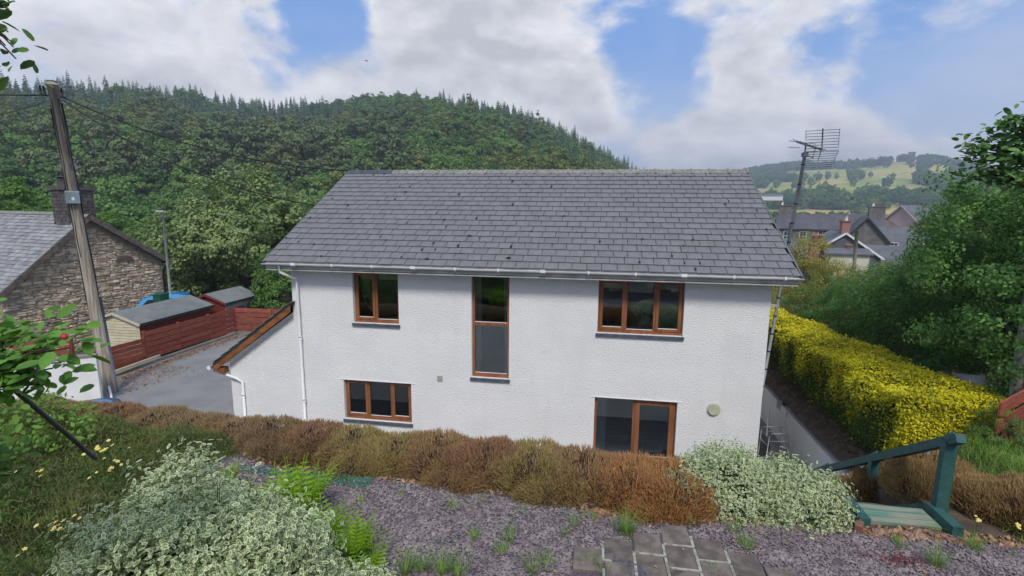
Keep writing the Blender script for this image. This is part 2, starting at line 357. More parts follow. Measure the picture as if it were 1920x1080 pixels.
L_HEATH = fol('heather_shoot', [(.125, .085, .055), (.18, .122, .078), (.25, .17, .10), (.19, .17, .075), (.36, .235, .14)], gain=1.7, trans=.15, pscale=2.6, w=(.5, .42, .08), objcol=True)
L_SED = fol('dark_red_sedum', [(.10, .02, .025), (.17, .03, .04), (.12, .05, .03)], pscale=5)
def varieg():
    m = bpy.data.materials.new('variegated_leaf'); m.use_nodes = True; t = NT(m.node_tree)
    a = t.n('ShaderNodeAttribute', attribute_name='rnd').outputs['Fac']; e = t.n('ShaderNodeAttribute', attribute_name='e').outputs['Fac']
    pos = t.n('ShaderNodeTexCoord').outputs['Object']
    g = t.ramp(a, [(0, (.10, .21, .06)), (.5, (.17, .30, .09)), (1, (.25, .38, .12))])
    c = t.ramp(a, [(0, (.56, .62, .36)), (1, (.76, .80, .56))])
    edge = t.rng(t.math('ADD', e, t.math('MULTIPLY', t.math('SUBTRACT', t.noise(pos, 70, 2), .5), .5)), .30, .42)
    col = t.mix(edge, c, g)
    b = t.n('ShaderNodeBsdfPrincipled', ins={'Base Color': col, 'Roughness': .45, 'Specular IOR Level': .35})
    tr = t.n('ShaderNodeBsdfTranslucent', ins={'Color': col})
    t.n('ShaderNodeOutputMaterial', ins={0: t.n('ShaderNodeMixShader', ins={0: .25, 1: b.outputs[0], 2: tr.outputs[0]}).outputs[0]}); return m
L_VAR = varieg()
PETY = mat('yellow_petal', (.80, .70, .16), (.82, .78, .42), rough=.6, rnd=.1)
BINM = mat('dark_green_bin_plastic', (.012, .10, .06), rough=.5); LAMPM = mat('pale_grey_lamp_paint', (.50, .52, .50), rough=.6)
PETP = mat('pink_petal', (.75, .10, .16), (.65, .06, .12), rough=.6)

# ------------------------------------------------------------------ terrain
def sstep(x, a, b):
    tt = np.clip((x-a)/(b-a), 0, 1); return tt*tt*(3-2*tt)
def az_of(px, py=340):
    r = ray(px, py); return math.atan2(r[0], r[1])
def tan_el(px, py):
    r = ray(px, py); return r[2]/math.hypot(r[0], r[1])
SKYA = [(-500, 150), (-200, 150), (0, 156), (60, 168), (200, 168), (350, 172), (450, 192), (600, 196), (700, 180), (780, 178), (850, 184), (950, 198), (1000, 218), (1060, 240), (1120, 275), (1160, 300), (1195, 326), (1240, 352), (1300, 380)]
SKYB = [(1150, 400), (1250, 350), (1400, 325), (1440, 320), (1540, 309), (1640, 305), (1700, 301), (1760, 305), (1815, 315), (1900, 330), (2100, 340), (2600, 345)]
azA = np.array([az_of(*p) for p in SKYA]); elA = np.array([tan_el(*p) for p in SKYA])
azB = np.array([az_of(*p) for p in SKYB]); elB = np.array([tan_el(*p) for p in SKYB])
RA, RB = 430., 1500.
def hn(x, y, s, k=1.):
    return np.sin(x*s*1.3+1.7*k)*np.cos(y*s*.9+.6*k)+.5*np.sin(x*s*2.7-y*s*1.9+k)+.25*np.cos(x*s*5.3+y*s*4.1+2*k)
def H(x, y):
    r = np.hypot(x, y)+1e-6; az = np.arctan2(x, y)
    b = -.12-1.0*sstep(r, 20, 32)-2.2*sstep(r, 30, 55)-4.5*sstep(r, 50, 130)
    b = b+.25*hn(x, y, .05)*sstep(r, 30, 80)
    ca = CZ+RA*np.interp(az, azA, elA)-10.; ca = np.where(az < azA[0], CZ+RA*elA[0]-12, ca)
    tA = (r-105)/(RA-105); wA = sstep(az, azA[-1]+.02, azA[-1]-.10)*np.where(np.abs(az) > 2.2, 0, 1)
    za = b+(ca-b)*np.where(tA < 1, np.clip(tA, 0, 1)**.92, np.maximum(1-(tA-1)*1.0, -.2))
    za = za+hn(x, y, .022, 2.)*4*sstep(r, 130, 220)*sstep(r, 430, 360)
    z = b*(1-wA)+za*wA
    cb = CZ+RB*np.interp(az, azB, elB)
    tB = (r-520)/(RB-520); wB = sstep(az, azB[0], azB[1]+.02)
    zb = b+(cb-b)*np.where(tB < 1, np.clip(tB, 0, 1)**1.05, np.maximum(1-(tB-1)*.6, 0))
    zb = zb+hn(x, y, .006, 4.)*7*sstep(r, 600, 900)*sstep(r, 1500, 1300)
    return np.where(r > 500, z*(1-wB)+zb*wB, z)
def terrain():
    rs = np.concatenate([[3, 8, 14], np.arange(18, 60, 3), np.arange(60, 450, 6), np.arange(450, 900, 15), np.geomspace(900, 4200, 70)])
    az = np.linspace(-math.pi, math.pi, 481)[:-1]
    R_, A_ = np.meshgrid(rs, az, indexing='ij'); X = R_*np.sin(A_); Y = R_*np.cos(A_); Z = H(X, Y)
    V = np.stack([X, Y, Z], -1).reshape(-1, 3); n = len(az); m = len(rs)
    i, j = np.meshgrid(np.arange(m-1), np.arange(n), indexing='ij'); j2 = (j+1) % n
    F = np.stack([i*n+j, (i+1)*n+j, (i+1)*n+j2, i*n+j2], -1).reshape(-1, 4)[:, ::-1]
    m_ = bpy.data.materials.new('valley_grass_and_fields'); m_.use_nodes = True; t = NT(m_.node_tree)
    pos = t.n('ShaderNodeTexCoord').outputs['Object']
    a = t.rng(t.noise(pos, .011, 6, .65, .6), .42, .58); b = t.rng(t.noise(pos, .02, 5, .6, 1.), .47, .57)
    far = t.mix(a, (.19, .25, .07), (.48, .38, .15)); far = t.mix(t.math('MULTIPLY', b, .7), far, (.36, .40, .09))
    near = t.mix(t.rng(t.noise(pos, .2, 5), .4, .6), (.05, .085, .025), (.085, .11, .04))
    dist = t.n('ShaderNodeVectorMath', operation='LENGTH', ins={0: pos}).outputs['Value']
    col = t.mix(t.rng(dist, 450, 620), near, far)
    bs = t.n('ShaderNodeBsdfPrincipled', ins={'Base Color': col, 'Roughness': 1., 'Specular IOR Level': .1})
    t.n('ShaderNodeOutputMaterial', ins={0: bs.outputs[0]})
    o = link('ground', np_mesh('ground', V, F, m_, smooth=True)); props(o, kind='structure')
terrain()

def G(x, y):
    """height of the upper garden ground"""
    x = np.asarray(x, float); y = np.asarray(y, float)
    z = 2.7+.55*sstep(-x, 3.2, 6.5)*sstep(y, 7, 4.5)+1.5*sstep(-x, 1.2, 3.2)*sstep(y, 3.6, 1.2)
    z = z+(1.9-1.5*sstep(-x, 1.2, 3.2))*sstep(y, 1.0, .9)
    r1 = sstep(y, 6.5, 9.4)*1.65*sstep(x, 2.5, 3.2)
    r2 = sstep(y, 8.2, 10)*1.2
    k = sstep(x, 4.9, 5.7)
    drop = np.where(y > 9.4, 1.65+0*y, r1)*(1-k)+r2*k
    z = z-np.where(x > 2.5, drop, 0)
    return z+.02*np.sin(x*3.1)*np.cos(y*2.7)+.012*np.sin(x*7.7+y*5.1)
def gz(x, y): return float(G(x, y))
def grid(name, x0, x1, y0, y1, st, fn, mt, keep=None, kind='structure'):
    xs = np.arange(x0, x1+st*.5, st); ys = np.arange(y0, y1+st*.5, st)
    X, Y = np.meshgrid(xs, ys, indexing='ij'); Z = fn(X, Y); n = len(ys)
    V = np.stack([X, Y, Z], -1).reshape(-1, 3)
    i, j = np.meshgrid(np.arange(len(xs)-1), np.arange(n-1), indexing='ij')
    F = np.stack([i*n+j, (i+1)*n+j, (i+1)*n+j+1, i*n+j+1], -1).reshape(-1, 4)
    if keep is not None:
        c = V[F].mean(1); F = F[keep(c[:, 0], c[:, 1])]
    o = link(name, np_mesh(name, V, F, mt, smooth=True)); props(o, kind=kind); return o
grid('garden_soil', -20, 3, -6, 7.05, .15, G, SOIL)
grid('garden_bank', 3, 4.05, -6, 6.3, .15, G, SOIL)
grid('garden_border', 4.05, 14, -6, 20, .15, G, SOIL, keep=lambda x, y: ~((x < 5.12) & (y > 9.45)))
grid('slate_gravel_path', -4.8, 7.5, 1.2, 6.3, .15, lambda x, y: G(x, y)+.012, GRAVB, keep=lambda x, y: (y < 6.0-.25*(x > 3)) & ~((x < -2.6) & (y < 3.8)))
o = MB().add([(-12.6, 7.08, .0), (5.1, 7.08, 0), (5.1, 19, 0), (-12.6, 19, 0)], [(0, 1, 2, 3)]).build('patio', PATIO); props(o, kind='structure')
o = MB().add([(-17.05, 9, .012), (-8.75, 9, .012), (-8.75, 21.9, .012), (-17.05, 21.9, .012)], [(0, 1, 2, 3)]).build('driveway', TARMAC); props(o, kind='structure')
o = MB().add([(-30, 6, -.02), (-12, 6, -.02), (-12, 15.8, -.02), (-30, 15.8, -.02)], [(0, 1, 2, 3)]).build('yard_ground', CONC); props(o, kind='structure')
# retaining structures around the sunken patio
def single(name, mb, mt, label, cat, group=None):
    o = mb.build(name, mt); return props(o, label, cat, group)
single('garden_retaining_wall', MB().box(-12.6, 3.0, 6.98, 7.14, 0, 2.66), WHITEW, 'white garden retaining wall below the heather hedge, facing the house', 'wall')
rw = MB(); rw.extr([(5.10, 9.45, 0), (5.10, 14.0, 0), (5.10, 14.0, .98), (5.10, 9.45, .96)], (.16, 0, 0))
rw.extr([(5.10, 14.0, 0), (5.10, 14.35, 0), (5.10, 14.35, .78), (5.10, 14.0, .78)], (.16, 0, 0)); rw.extr([(5.10, 14.35, 0), (5.10, 19, 0), (5.10, 19, 1.0), (5.10, 14.35, .98)], (.16, 0, 0))
single('side_retaining_wall', rw, WHITEW, 'white side wall with a notch in its top beside the patio under the yellow hedge', 'wall')
sw = MB(); sw.extr([(4.05, 6.3, 0), (4.05, 9.45, 0)]+[(4.05, 9.45-.35*k, gz(4.12, 9.45-.35*k)-.01) for k in range(10)], (.08, 0, 0)); sw.box(2.9, 3.0, 6.3, 7.0, 0, 2.6); sw.box(4.05, 5.1, 9.4, 9.5, 0, .95)
single('step_side_bank', sw, SOIL, 'brown earth side of the stair cutting beside the green steps', 'earth bank')

# ------------------------------------------------------------------ the white house
FY = 10.8; HX0, HX1 = -6.97, 3.55; BY = 18.5
EY, EZ, RY, RZ = 10.42, 4.93, 14.65, 7.15
VX0, VX1 = -7.36, 3.92
house = root('white_house', 'large white roughcast house with grey slate roof and brown window frames', 'house', (-1.7, 10.8, 0))
openings = [(-5.45, -4.35, 3.52, 4.71), (-2.65, -1.80, 2.38, 4.70), (.12, 1.88, 3.55, 4.72), (-5.78, -4.10, 1.14, 2.12), (.12, 1.87, .02, 2.10)]
xs = sorted({HX0, HX1, *[o_[0] for o_ in openings], *[o_[1] for o_ in openings]}); zs = sorted({0, 4.95, *[o_[2] for o_ in openings], *[o_[3] for o_ in openings]})
wm = MB()
def solid(i, j):
    if i < 0 or j < 0 or i >= len(xs)-1 or j >= len(zs)-1: return False
    cx, cz = (xs[i]+xs[i+1])/2, (zs[j]+zs[j+1])/2
    return not any(a < cx < b and c < cz < d for a, b, c, d in openings)
D_ = .26
for i in range(len(xs)-1):
    for j in range(len(zs)-1):
        if not solid(i, j): continue
        x0, x1, z0, z1 = xs[i], xs[i+1], zs[j], zs[j+1]
        wm.add([(x0, FY, z0), (x1, FY, z0), (x1, FY, z1), (x0, FY, z1)], [(0, 1, 2, 3)])
        wm.add([(x0, FY+D_, z0), (x1, FY+D_, z0), (x1, FY+D_, z1), (x0, FY+D_, z1)], [(3, 2, 1, 0)])
        if not solid(i-1, j): wm.add([(x0, FY, z0), (x0, FY, z1), (x0, FY+D_, z1), (x0, FY+D_, z0)], [(0, 1, 2, 3)])
        if not solid(i+1, j): wm.add([(x1, FY, z0), (x1, FY+D_, z0), (x1, FY+D_, z1), (x1, FY, z1)], [(0, 1, 2, 3)])
        if not solid(i, j+1): wm.add([(x0, FY, z1), (x1, FY, z1), (x1, FY+D_, z1), (x0, FY+D_, z1)], [(0, 1, 2, 3)])
        if not solid(i, j-1): wm.add([(x0, FY, z0), (x0, FY+D_, z0), (x1, FY+D_, z0), (x1, FY, z0)], [(0, 1, 2, 3)])
for x0, x1 in ((HX0, HX0+.25), (HX1-.25, HX1)):           # gable walls
    hz = lambda y: EZ+(RZ-EZ)*(y-EY)/(RY-EY) if y < RY else RZ-(RZ-EZ)*(y-RY)/(RY-EY)
    wm.extr([(x0, FY+D_, 0), (x0, BY, 0), (x0, BY, hz(BY)-.12), (x0, RY, RZ-.12), (x0, FY+D_, hz(FY+D_)-.12)], (x1-x0, 0, 0))
wm.box(HX0+.25, HX1-.25, BY-.25, BY, 0, 4.9)
wm.build('wall', RENDERW, house)
# rooms behind the windows
rm = MB()
rm.add([(-6.7, 11.06, 0), (3.3, 11.06, 0), (3.3, 14.5, 0), (-6.7, 14.5, 0)], [(0, 1, 2, 3)])
rm.box(-6.7, 3.3, 11.06, 18.2, 2.33, 2.45); rm.box(-6.7, 3.3, 14.5, 14.6, 0, 4.9); rm.box(-6.7, 3.3, 11.06, 14.5, 4.86, 4.9)
for x in (-3.3, -1.0, 2.6): rm.box(x, x+.08, 11.08, 14.5, .0, 4.86)
rm.build('room', DARKIN, house)
# roof planes: slates
ddy, ddz = RY-EY, RZ-EZ; SL = math.hypot(ddy, ddz); ux = Vector((1, 0, 0)); us = Vector((0, ddy/SL, ddz/SL)); un = Vector((0, -ddz/SL, ddy/SL))
O_ = Vector((VX0, EY, EZ))
core = MB(); core.extr([(VX0+.02, EY+.03, EZ-.03), (VX0+.02, RY, RZ-.03), (VX0+.02, RY+ddy, EZ-.03), (VX0+.02, RY+ddy, EZ-.10), (VX0+.02, RY, RZ-.12), (VX0+.02, EY+.03, EZ-.10)], (VX1-VX0-.04, 0, 0))
core.build('roof_deck', DARKW, house)
NR = 19; GA = (SL-.06)/NR; WS = .30
def slate_verts(u0, u1, s0, s1, lift, tj=0.):
    P = lambda u, s, h: O_+ux*u+us*s+un*h
    t0 = .036+lift*.6; t1 = .012
    return [P(u0, s0, t0-.014), P(u1, s0, t0-.014), P(u1, s1, t1-.01), P(u0, s1, t1-.01), P(u0, s0, t0), P(u1, s0, t0+tj), P(u1, s1, t1), P(u0, s1, t1)]
BOXF = [(0,3,2,1),(4,5,6,7),(0,1,5,4),(1,2,6,5),(2,3,7,6),(3,0,4,7)]
rnds = random.Random(3); cnt = 0; rest = MB(); rest_r = []; moss_joints = MB()
hl = house.location
for r_ in range(NR):
    u = -(WS/2 if r_ % 2 else 0)-rnds.uniform(0, .0)
    while u < VX1-VX0:
        wdt = WS*rnds.choice((1, 1, 1, 1, 1, .96, 1.04)); u0, u1 = max(u, 0), min(u+wdt, VX1-VX0)-.012; u += wdt
        if u1-u0 < .05: continue
        s0 = r_*GA-.02+rnds.uniform(-.005, .005); s1 = s0+GA+.07; vv = slate_verts(u0, u1, s0, min(s1, SL-.01), rnds.uniform(0, .006), rnds.uniform(-.004, .004))
        if rnds.random() < .14-.005*r_:      # moss tufts in the joints
            c = O_+ux*(u1+.004)+us*(s0+rnds.uniform(.02, GA*.7))+un*.05; q = rnds.uniform(.012, .03)
            if rnds.random() < .4: c = O_+ux*rnds.uniform(u0, u1)+us*s0+un*.035
            L = q*rnds.uniform(1, 2.4); dx, ds = (L, q) if rnds.random() < .5 else (q, L)
            moss_joints.add([c-ux*dx-us*ds*.6, c+ux*dx*.7-us*ds, c+ux*dx+us*ds*.7, c-ux*dx*.6+us*ds, c+un*.022], [(0, 1, 4), (1, 2, 4), (2, 3, 4), (3, 0, 4)])
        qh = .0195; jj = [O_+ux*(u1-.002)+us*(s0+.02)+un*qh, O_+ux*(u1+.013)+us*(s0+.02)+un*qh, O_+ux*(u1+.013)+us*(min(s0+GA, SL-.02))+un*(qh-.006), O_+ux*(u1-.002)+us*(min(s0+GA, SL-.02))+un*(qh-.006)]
        if u1 < VX1-VX0-.05 and rnds.random() < .6: moss_joints.add(jj, [(0, 1, 2, 3)])  # thin dark strips in the slate gaps, kept in one mesh with the tufts
        if cnt < 300 and r_ < 8:
            m_ = MB().add(vv, BOXF); m_.build('slate', SLATE, house); cnt += 1
        else:
            rest.add(vv, BOXF); rest_r += [rnds.random()]*8
def with_rnd(me, vals):
    a = me.attributes.new('rnd', 'FLOAT', 'POINT'); a.data.foreach_set('value', np.array(vals, dtype=np.float32)); return me
o = rest.build('upper_slates', SLATES, house); with_rnd(o.data, rest_r); o['kind'] = 'stuff'
bk = MB().extr([(VX0, RY, RZ), (VX0, RY+ddy, EZ), (VX0, RY+ddy, EZ-.02), (VX0, RY, RZ-.02)], (VX1-VX0, 0, 0)); bk.build('rear_roof_slope', SLATES, house)
o = moss_joints.build('roof_moss', MOSS_JOINTS, house); o['kind'] = 'stuff'
nt_ = 24; tw = (VX1-VX0)/nt_
for k in range(nt_):                        # ridge tiles: first few at the left are newer and darker
    x0 = VX0+k*tw+.006; x1 = x0+tw-.012; prof = [(-.15, -.075), (-.13, -.045), (0, .045), (.13, -.045), (.15, -.075), (.13, -.085), (0, .015), (-.13, -.085)]
    m_ = MB().extr([(x0, RY+a, RZ+.03+b) for a, b in prof], (x1-x0, 0, 0))
    if k >= 3: m_.extr([(x1-.03, RY+a*1.12, RZ+.035+b*1.05+.012) for a, b in prof], (.05, 0, 0))
    m_.build('ridge_tile', RIDGED if k < 3 else RIDGE, house)
for x in (VX0-.012, VX1+.012):
    ve = MB()
    for sgn in (1, -1):
        a = Vector((x, EY-.02 if sgn == 1 else RY+ddy, EZ-.04)); b = Vector((x, RY, RZ-.04)); ve.obox(a, b, .03, .12)
    ve.build('verge_board', VERGE, house)
MB().box(VX0+.03, VX1-.03, EY+.0, FY-.002, 4.74, 4.78).build('soffit', SOFF, house)
MB().box(VX0+.03, VX1-.03, EY+.0, EY+.025, 4.765, 4.94).build('fascia', SOFF, house)
# gutter: half round
gt = MB(); n = 8; P0 = []
gy, gz0, gr = EY-.048, 4.90, .046
for x in (VX0-.03, VX1+.04):
    for k in range(n+1):
        a = math.pi+math.pi*k/n; P0.append((x, gy+gr*math.cos(a), gz0+gr*math.sin(a)))
    for k in range(n+1):
        a = 2*math.pi-math.pi*k/n; P0.append((x, gy+(gr-.006)*math.cos(a), gz0+(gr-.006)*math.sin(a)))
m = 2*n+2
gt.add(P0, [(k, (k+1) % m, m+(k+1) % m, m+k) for k in range(m)]+[tuple(range(m))[::-1], tuple(range(m, 2*m))])
gt.build('gutter', GUTTER, house)
k = 0; x = VX0+.75
while x < VX1:
    b_ = MB(); wd = .018 if k % 3 else .055
    b_.box(x-wd, x+wd, gy-gr-.012, gy-gr+.004, gz0-.03, gz0+.03); b_.box(x-wd, x+wd, gy-gr*.7, gy+gr*.7, gz0-gr-.010, gz0-gr-.001)
    b_.build('gutter_bracket', UPVC, house); x += .93; k += 1
dp = MB(); dx = -6.78
dp.tube([(-6.98, gy, 4.85), (-6.98, gy+.01, 4.70), (dx, 10.70, 4.52), (dx, 10.72, 4.4), (dx, 10.72, 0)], .031, 10)
dp.build('downpipe', UPVC, house)
for z in (3.1, 1.55): MB().tube([(dx, 10.72, z-.035), (dx, 10.72, z+.035)], .044, 10).build('pipe_clip', UPVC, house)

def window(name, x0, x1, z0, z1, mull, sashes, sill=True, transom=None, door=False, label=None, wide=None, curtains=(), blind=(), lintel=False):
    fy = FY+.10; fw = .055
    fr = MB()
    fr.box(x0, x0+fw, fy, fy+.07, z0, z1); fr.box(x1-fw, x1, fy, fy+.07, z0, z1)
    fr.box(x0+fw, x1-fw, fy, fy+.07, z1-fw, z1); fr.box(x0+fw, x1-fw, fy-.004, fy+.07, z0, z0+fw*(1.3))
    fr.box(x0+.01, x1-.01, fy-.05, fy, z0, z0+.05)                     # cill lip
    for m_ in mull: fr.box(m_-.03, m_+.03, fy+.001, fy+.069, z0+fw*1.3, z1-fw)
    if transom: fr.box(x0+fw, x1-fw, fy-.001, fy+.069, transom-.035, transom+.035)
    w = fr.build('patio_door' if door else 'window', WOODF, house)
    if label: w['label'] = label
    edges = [x0+fw]+[e for m_ in mull for e in (m_-.03, m_+.03)]+[x1-fw]
    for k, (a, b) in enumerate(zip(edges[::2], edges[1::2])):
        zr = [(z0+fw*1.3, z1-fw)] if not transom else [(z0+fw*1.3, transom-.035), (transom+.035, z1-fw)]
        for c, d in zr:
            if sashes[k]:
                sm_ = MB(); q = .045 if not door else .09; yy = fy-.022
                sm_.box(a-.012, a+q, yy, yy+.05, c-.012, d+.012); sm_.box(b-q, b+.012, yy, yy+.05, c-.012, d+.012)
                sm_.box(a+q, b-q, yy, yy+.05, d-q, d+.012); sm_.box(a+q, b-q, yy-.003, yy+.05, c-.012, c+q)
                sm_.build('sash', WOODF, w); a_, b_, c_, d_ = a+q, b-q, c+q, d-q; gy_ = yy+.03
            else: a_, b_, c_, d_ = a, b, c, d; gy_ = fy+.035
            MB().box(a_-.004, b_+.004, gy_, gy_+.004, c_-.004, d_+.004).build('pane', GLASS, w)
            bd = MB(); bd.box(a_, b_, gy_-.012, gy_-.002, c_, c_+.012); bd.build('glazing_bead', UPVC if not door else WOODF, w)
    if sill:
        MB().box(x0-.03, x1+.03, FY-.045, FY+.10, z0-.075, z0-.012).build('sill', LEAD, w)
    if lintel:
        MB().box(x0-.10, x1+.10, FY-.012, FY+.02, z1-.002, z1+.012).build('lintel', WHITEW, w)
    for (a, b, zc0, zc1, mt) in curtains:
        c_ = MB(); nn = max(6, int((b-a)/.02)); V_ = []
        for i in range(nn+1):
            xx = a+(b-a)*i/nn; yy = FY+.20+.022*math.sin(i*1.9); V_ += [(xx, yy, zc0), (xx, yy, zc1)]
        c_.add(V_, [(2*i, 2*i+2, 2*i+3, 2*i+1) for i in range(nn)], True); c_.build('curtain', mt, w)
    for (a, b, zc0, zc1) in blind: MB().box(a, b, FY+.175, FY+.179, zc0, zc1).build('blind', BLIND, w)
    return w
window('w', -5.45, -4.35, 3.52, 4.71, [-4.93], [1, 0], blind=((-5.38, -4.97, 4.52, 4.66), (-4.88, -4.42, 4.52, 4.66)), label='upper left two pane window')
window('w', -2.65, -1.80, 2.38, 4.70, [], [0], transom=3.60, curtains=((-2.60, -2.46, 2.42, 4.66, CURTAIN), (-1.95, -1.86, 2.42, 4.66, CURTAIN)), label='tall narrow stair window with a transom')
window('w', .12, 1.88, 3.55, 4.72, [.70, 1.31], [1, 0, 1], blind=((.2, .66, 4.50, 4.66), (.75, 1.26, 4.42, 4.66), (1.36, 1.8, 4.50, 4.66)), label='upper right three pane window')
w4 = window('w', -5.78, -4.10, 1.14, 2.12, [-5.20, -4.62], [1, 0, 1], lintel=True, label='lower left three pane window')
window('w', .12, 1.87, .02, 2.10, [.98], [0, 1], sill=False, door=True, lintel=True, curtains=((.17, .38, .05, 2.05, CURTAIN),), label='sliding glazed patio door')
MB().box(-3.46, -3.34, FY-.025, FY+.002, 2.24, 2.36).build('air_vent', mat('beige_vent', (.42, .41, .36), rough=.7), house)
vr = MB(); cx, cz = 2.61, 2.0
for (r0_, y0_, y1_) in ((.135, FY-.03, FY+.002), (.115, FY-.055, FY-.028)):
    V_ = [(cx+r0_*math.cos(2*math.pi*k/24), y0_, cz+r0_*math.sin(2*math.pi*k/24)) for k in range(24)]; vr.extr(V_, (0, y1_-y0_, 0))
vr.build('round_vent_cover', CREAMP, house)
# lean-to garage on the left
LX0, LX1 = -8.76, HX0-.002; lz0, lz1 = 2.42, 3.70
ga = MB(); sl = (lz1-lz0)/(LX1-LX0)
ga.extr([(LX0, FY+.003, 0), (LX1, FY+.003, 0), (LX1, FY+.003, lz1), (LX0, FY+.003, lz0)], (0, 6.2, 0))
ga.build('garage_wall', RENDERW, house)
rf = MB(); a = Vector((-9.10, FY-.16, 2.30)); b = Vector((-6.93, FY-.16, 2.30+sl*2.17*1.02))
rf.extr([a, b, b+Vector((0, 0, .07)), a+Vector((0, 0, .07))], (0, 6.6, 0)); rf.build('garage_roof', FELTE, house)
MB().extr([a+Vector((.02, -.025, -.15)), b+Vector((0, -.025, -.15)), b+Vector((0, -.025, -.005)), a+Vector((.02, -.025, -.005))], (0, .024, 0)).build('bargeboard', WOODD, house)
MB().box(-8.98, -8.80, FY-.16, FY-.0, 2.12, 2.26).build('eaves_end_block', WOODD, house)
nrow = 9; rs_ = MB(); rr_ = []
dir_ = (b-a).normalized(); nn_ = Vector((-dir_.z, 0, dir_.x)); Lr = (b-a).length
for i in range(nrow):
    for j in range(22):
        s0 = Lr*i/nrow; y0 = FY-.18+j*.30-(.15 if i % 2 else 0); p = a+Vector((0, 0, .075))+dir_*s0
        q = p+dir_*(Lr/nrow+.03)
        y0c = max(y0, FY-.18); y1c = y0+.29
        P_ = [Vector((p.x, y0c, p.z))+nn_*.025, Vector((p.x, y1c, p.z))+nn_*.025, Vector((q.x, y1c, q.z)), Vector((q.x, y0c, q.z))]
        P_ = [v-nn_*.012 for v in P_]+P_; rs_.add(P_, BOXF); rr_ += [random.random()]*8
o = rs_.build('garage_slates', SLATES, house); with_rnd(o.data, rr_); o['kind'] = 'stuff'
MB().tube([(-9.15, FY-.24, 2.27), (-9.15, FY+6.4, 2.27)], .055, 10).build('garage_gutter', UPVC, house)
MB().tube([(-9.15, FY-.05, 2.22), (-9.10, FY-.08, 2.14), (-8.55, FY-.06, 1.98), (-8.42, FY-.05, 1.90), (-8.42, FY-.05, 0)], .036, 10).build('garage_downpipe', UPVC, house)
MB().tube([(-8.42, FY-.05, 1.5), (-8.42, FY-.05, 1.57)], .044, 10).build('pipe_clip', UPVC, house)
# things seen inside
tb = root('table', 'dark wooden table standing inside behind the patio door', 'table', (.9, 12.3, 0))
MB().box(.35, 1.45, 11.9, 12.7, .71, .75).build('table_top', TABLE, tb)
for x in (.4, 1.4):
    for y in (11.95, 12.65): MB().box(x-.03, x+.03, y-.03, y+.03, 0, .71).build('leg', TABLE, tb)
wp = MB()
for i in range(3):
    x = -4.98+i*.12; wp.add([(x, FY+.22, 1.24), (x+.2, FY+.20, 1.25), (x+.24, FY+.34, 1.27), (x+.03, FY+.36, 1.30), (x+.1, FY+.28, 1.38)], [(0, 1, 4), (1, 2, 4), (2, 3, 4), (3, 0, 4), (3, 2, 1, 0)])
single('paper_pile', wp, PAPER, 'crumpled white papers lying inside the lower left window', 'papers')
bw = MB(); bw.tube([(-5.52, FY+.34, 1.19), (-5.52, FY+.34, 1.21), (-5.52, FY+.34, 1.25), (-5.52, FY+.34, 1.255)], [.03, .05, .085, .08], 14)
single('bowl', bw, UPVC, 'small white bowl inside the left pane of the lower left window', 'bowl')
bk_ = MB(); bk_.extr([(-4.55, FY+.22, 1.22), (-4.18, FY+.22, 1.22), (-4.16, FY+.4, 1.42), (-4.5, FY+.4, 1.42)], (0, 0, .02))
single('picture_tray', bk_, PAPER, 'flat pale tray leaning inside the right pane of the lower left window', 'tray')

# ------------------------------------------------------------------ antenna mast
am = root('antenna_mast', 'tall grey aerial mast with grid and rod antennas beside the right gable', 'antenna', (4.25, 11.8, 0))
mb_, mt_ = at_y(1455, 585, 11.8), at_y(1509, 290, 11.8)
dm = (mt_-mb_); mb0 = mb_-dm*(mb_.z/dm.z); mb0.z = 0
MB().tube([mb0, mt_], .033, 10).build('mast_tube', GALV, am)
for k in range(18):
    p = mb0.lerp(mt_, (k+.5)/18); MB().tube([p-Vector((0, 0, .014)), p+Vector((0, 0, .014))], .037, 10).build('cable_clip', BLACK, am)
pb = mb0.lerp(mt_, 4.1/mt_.z); MB().obox((3.55, 11.8, pb.z), (pb.x, 11.8, pb.z), .05, .05).build('wall_bracket', GALV, am)
p0 = mt_; a0 = at_y(1514, 268, 11.75); rb = MB(); rb.tube([p0, at_y(1511, 268, 11.8)], .016, 6); rb.tube([at_y(1510, 290, 11.8), at_y(1524, 296, 11.8), at_y(1529, 277, 11.8)], .012, 6)
rb.box(p0.x-.05, p0.x+.05, p0.y-.05, p0.y+.05, p0.z-.04, p0.z+.04)
rb.build('antenna_bracket', ANT, am)
bo = MB(); b0, b1 = at_y(1494, 266, 11.3), at_y(1541, 281, 12.1); bo.obox(b0, b1, .022, .03); bo.build('yagi_boom', ANT, am)
for k in range(9):
    p = b0.lerp(b1, k/8); el = MB(); d_ = Vector((.55, -.8, 0)).normalized(); L = .085 if k else .09
    el.tube([p-d_*L+Vector((0, 0, .06)), p, p+d_*L+Vector((0, 0, .0))], .007, 4); el.build('director', ANT, am)
for (pa, pb2) in (((1479, 264), (1530, 270)), ((1479, 276), (1500, 277))): MB().tube([at_y(*pa, 11.3), at_y(*pb2, 11.7)], .006, 4).build('dipole_rod', ANT, am)
MB().tube([at_y(1543, 241, 12.), at_y(1541, 278, 12.), at_y(1530, 316, 12.)], .013, 6).build('grid_spine', ANT, am)
for k in range(8):
    y = 246+k*4.6*1.2; sx = 1511; ex = 1575-k*.4
    MB().tube([at_y(sx, y, 11.9), at_y(ex, y-3.5, 12.1)], .0065, 4).build('grid_rod', ANT, am)
for k in range(8):
    y = 286+k*4.1; sx = 1508-k*.8; ex = 1573-k*2.0
    MB().tube([at_y(sx, y, 11.9), at_y(ex, y-2.5, 12.1)], .0065, 4).build('grid_rod', ANT, am)
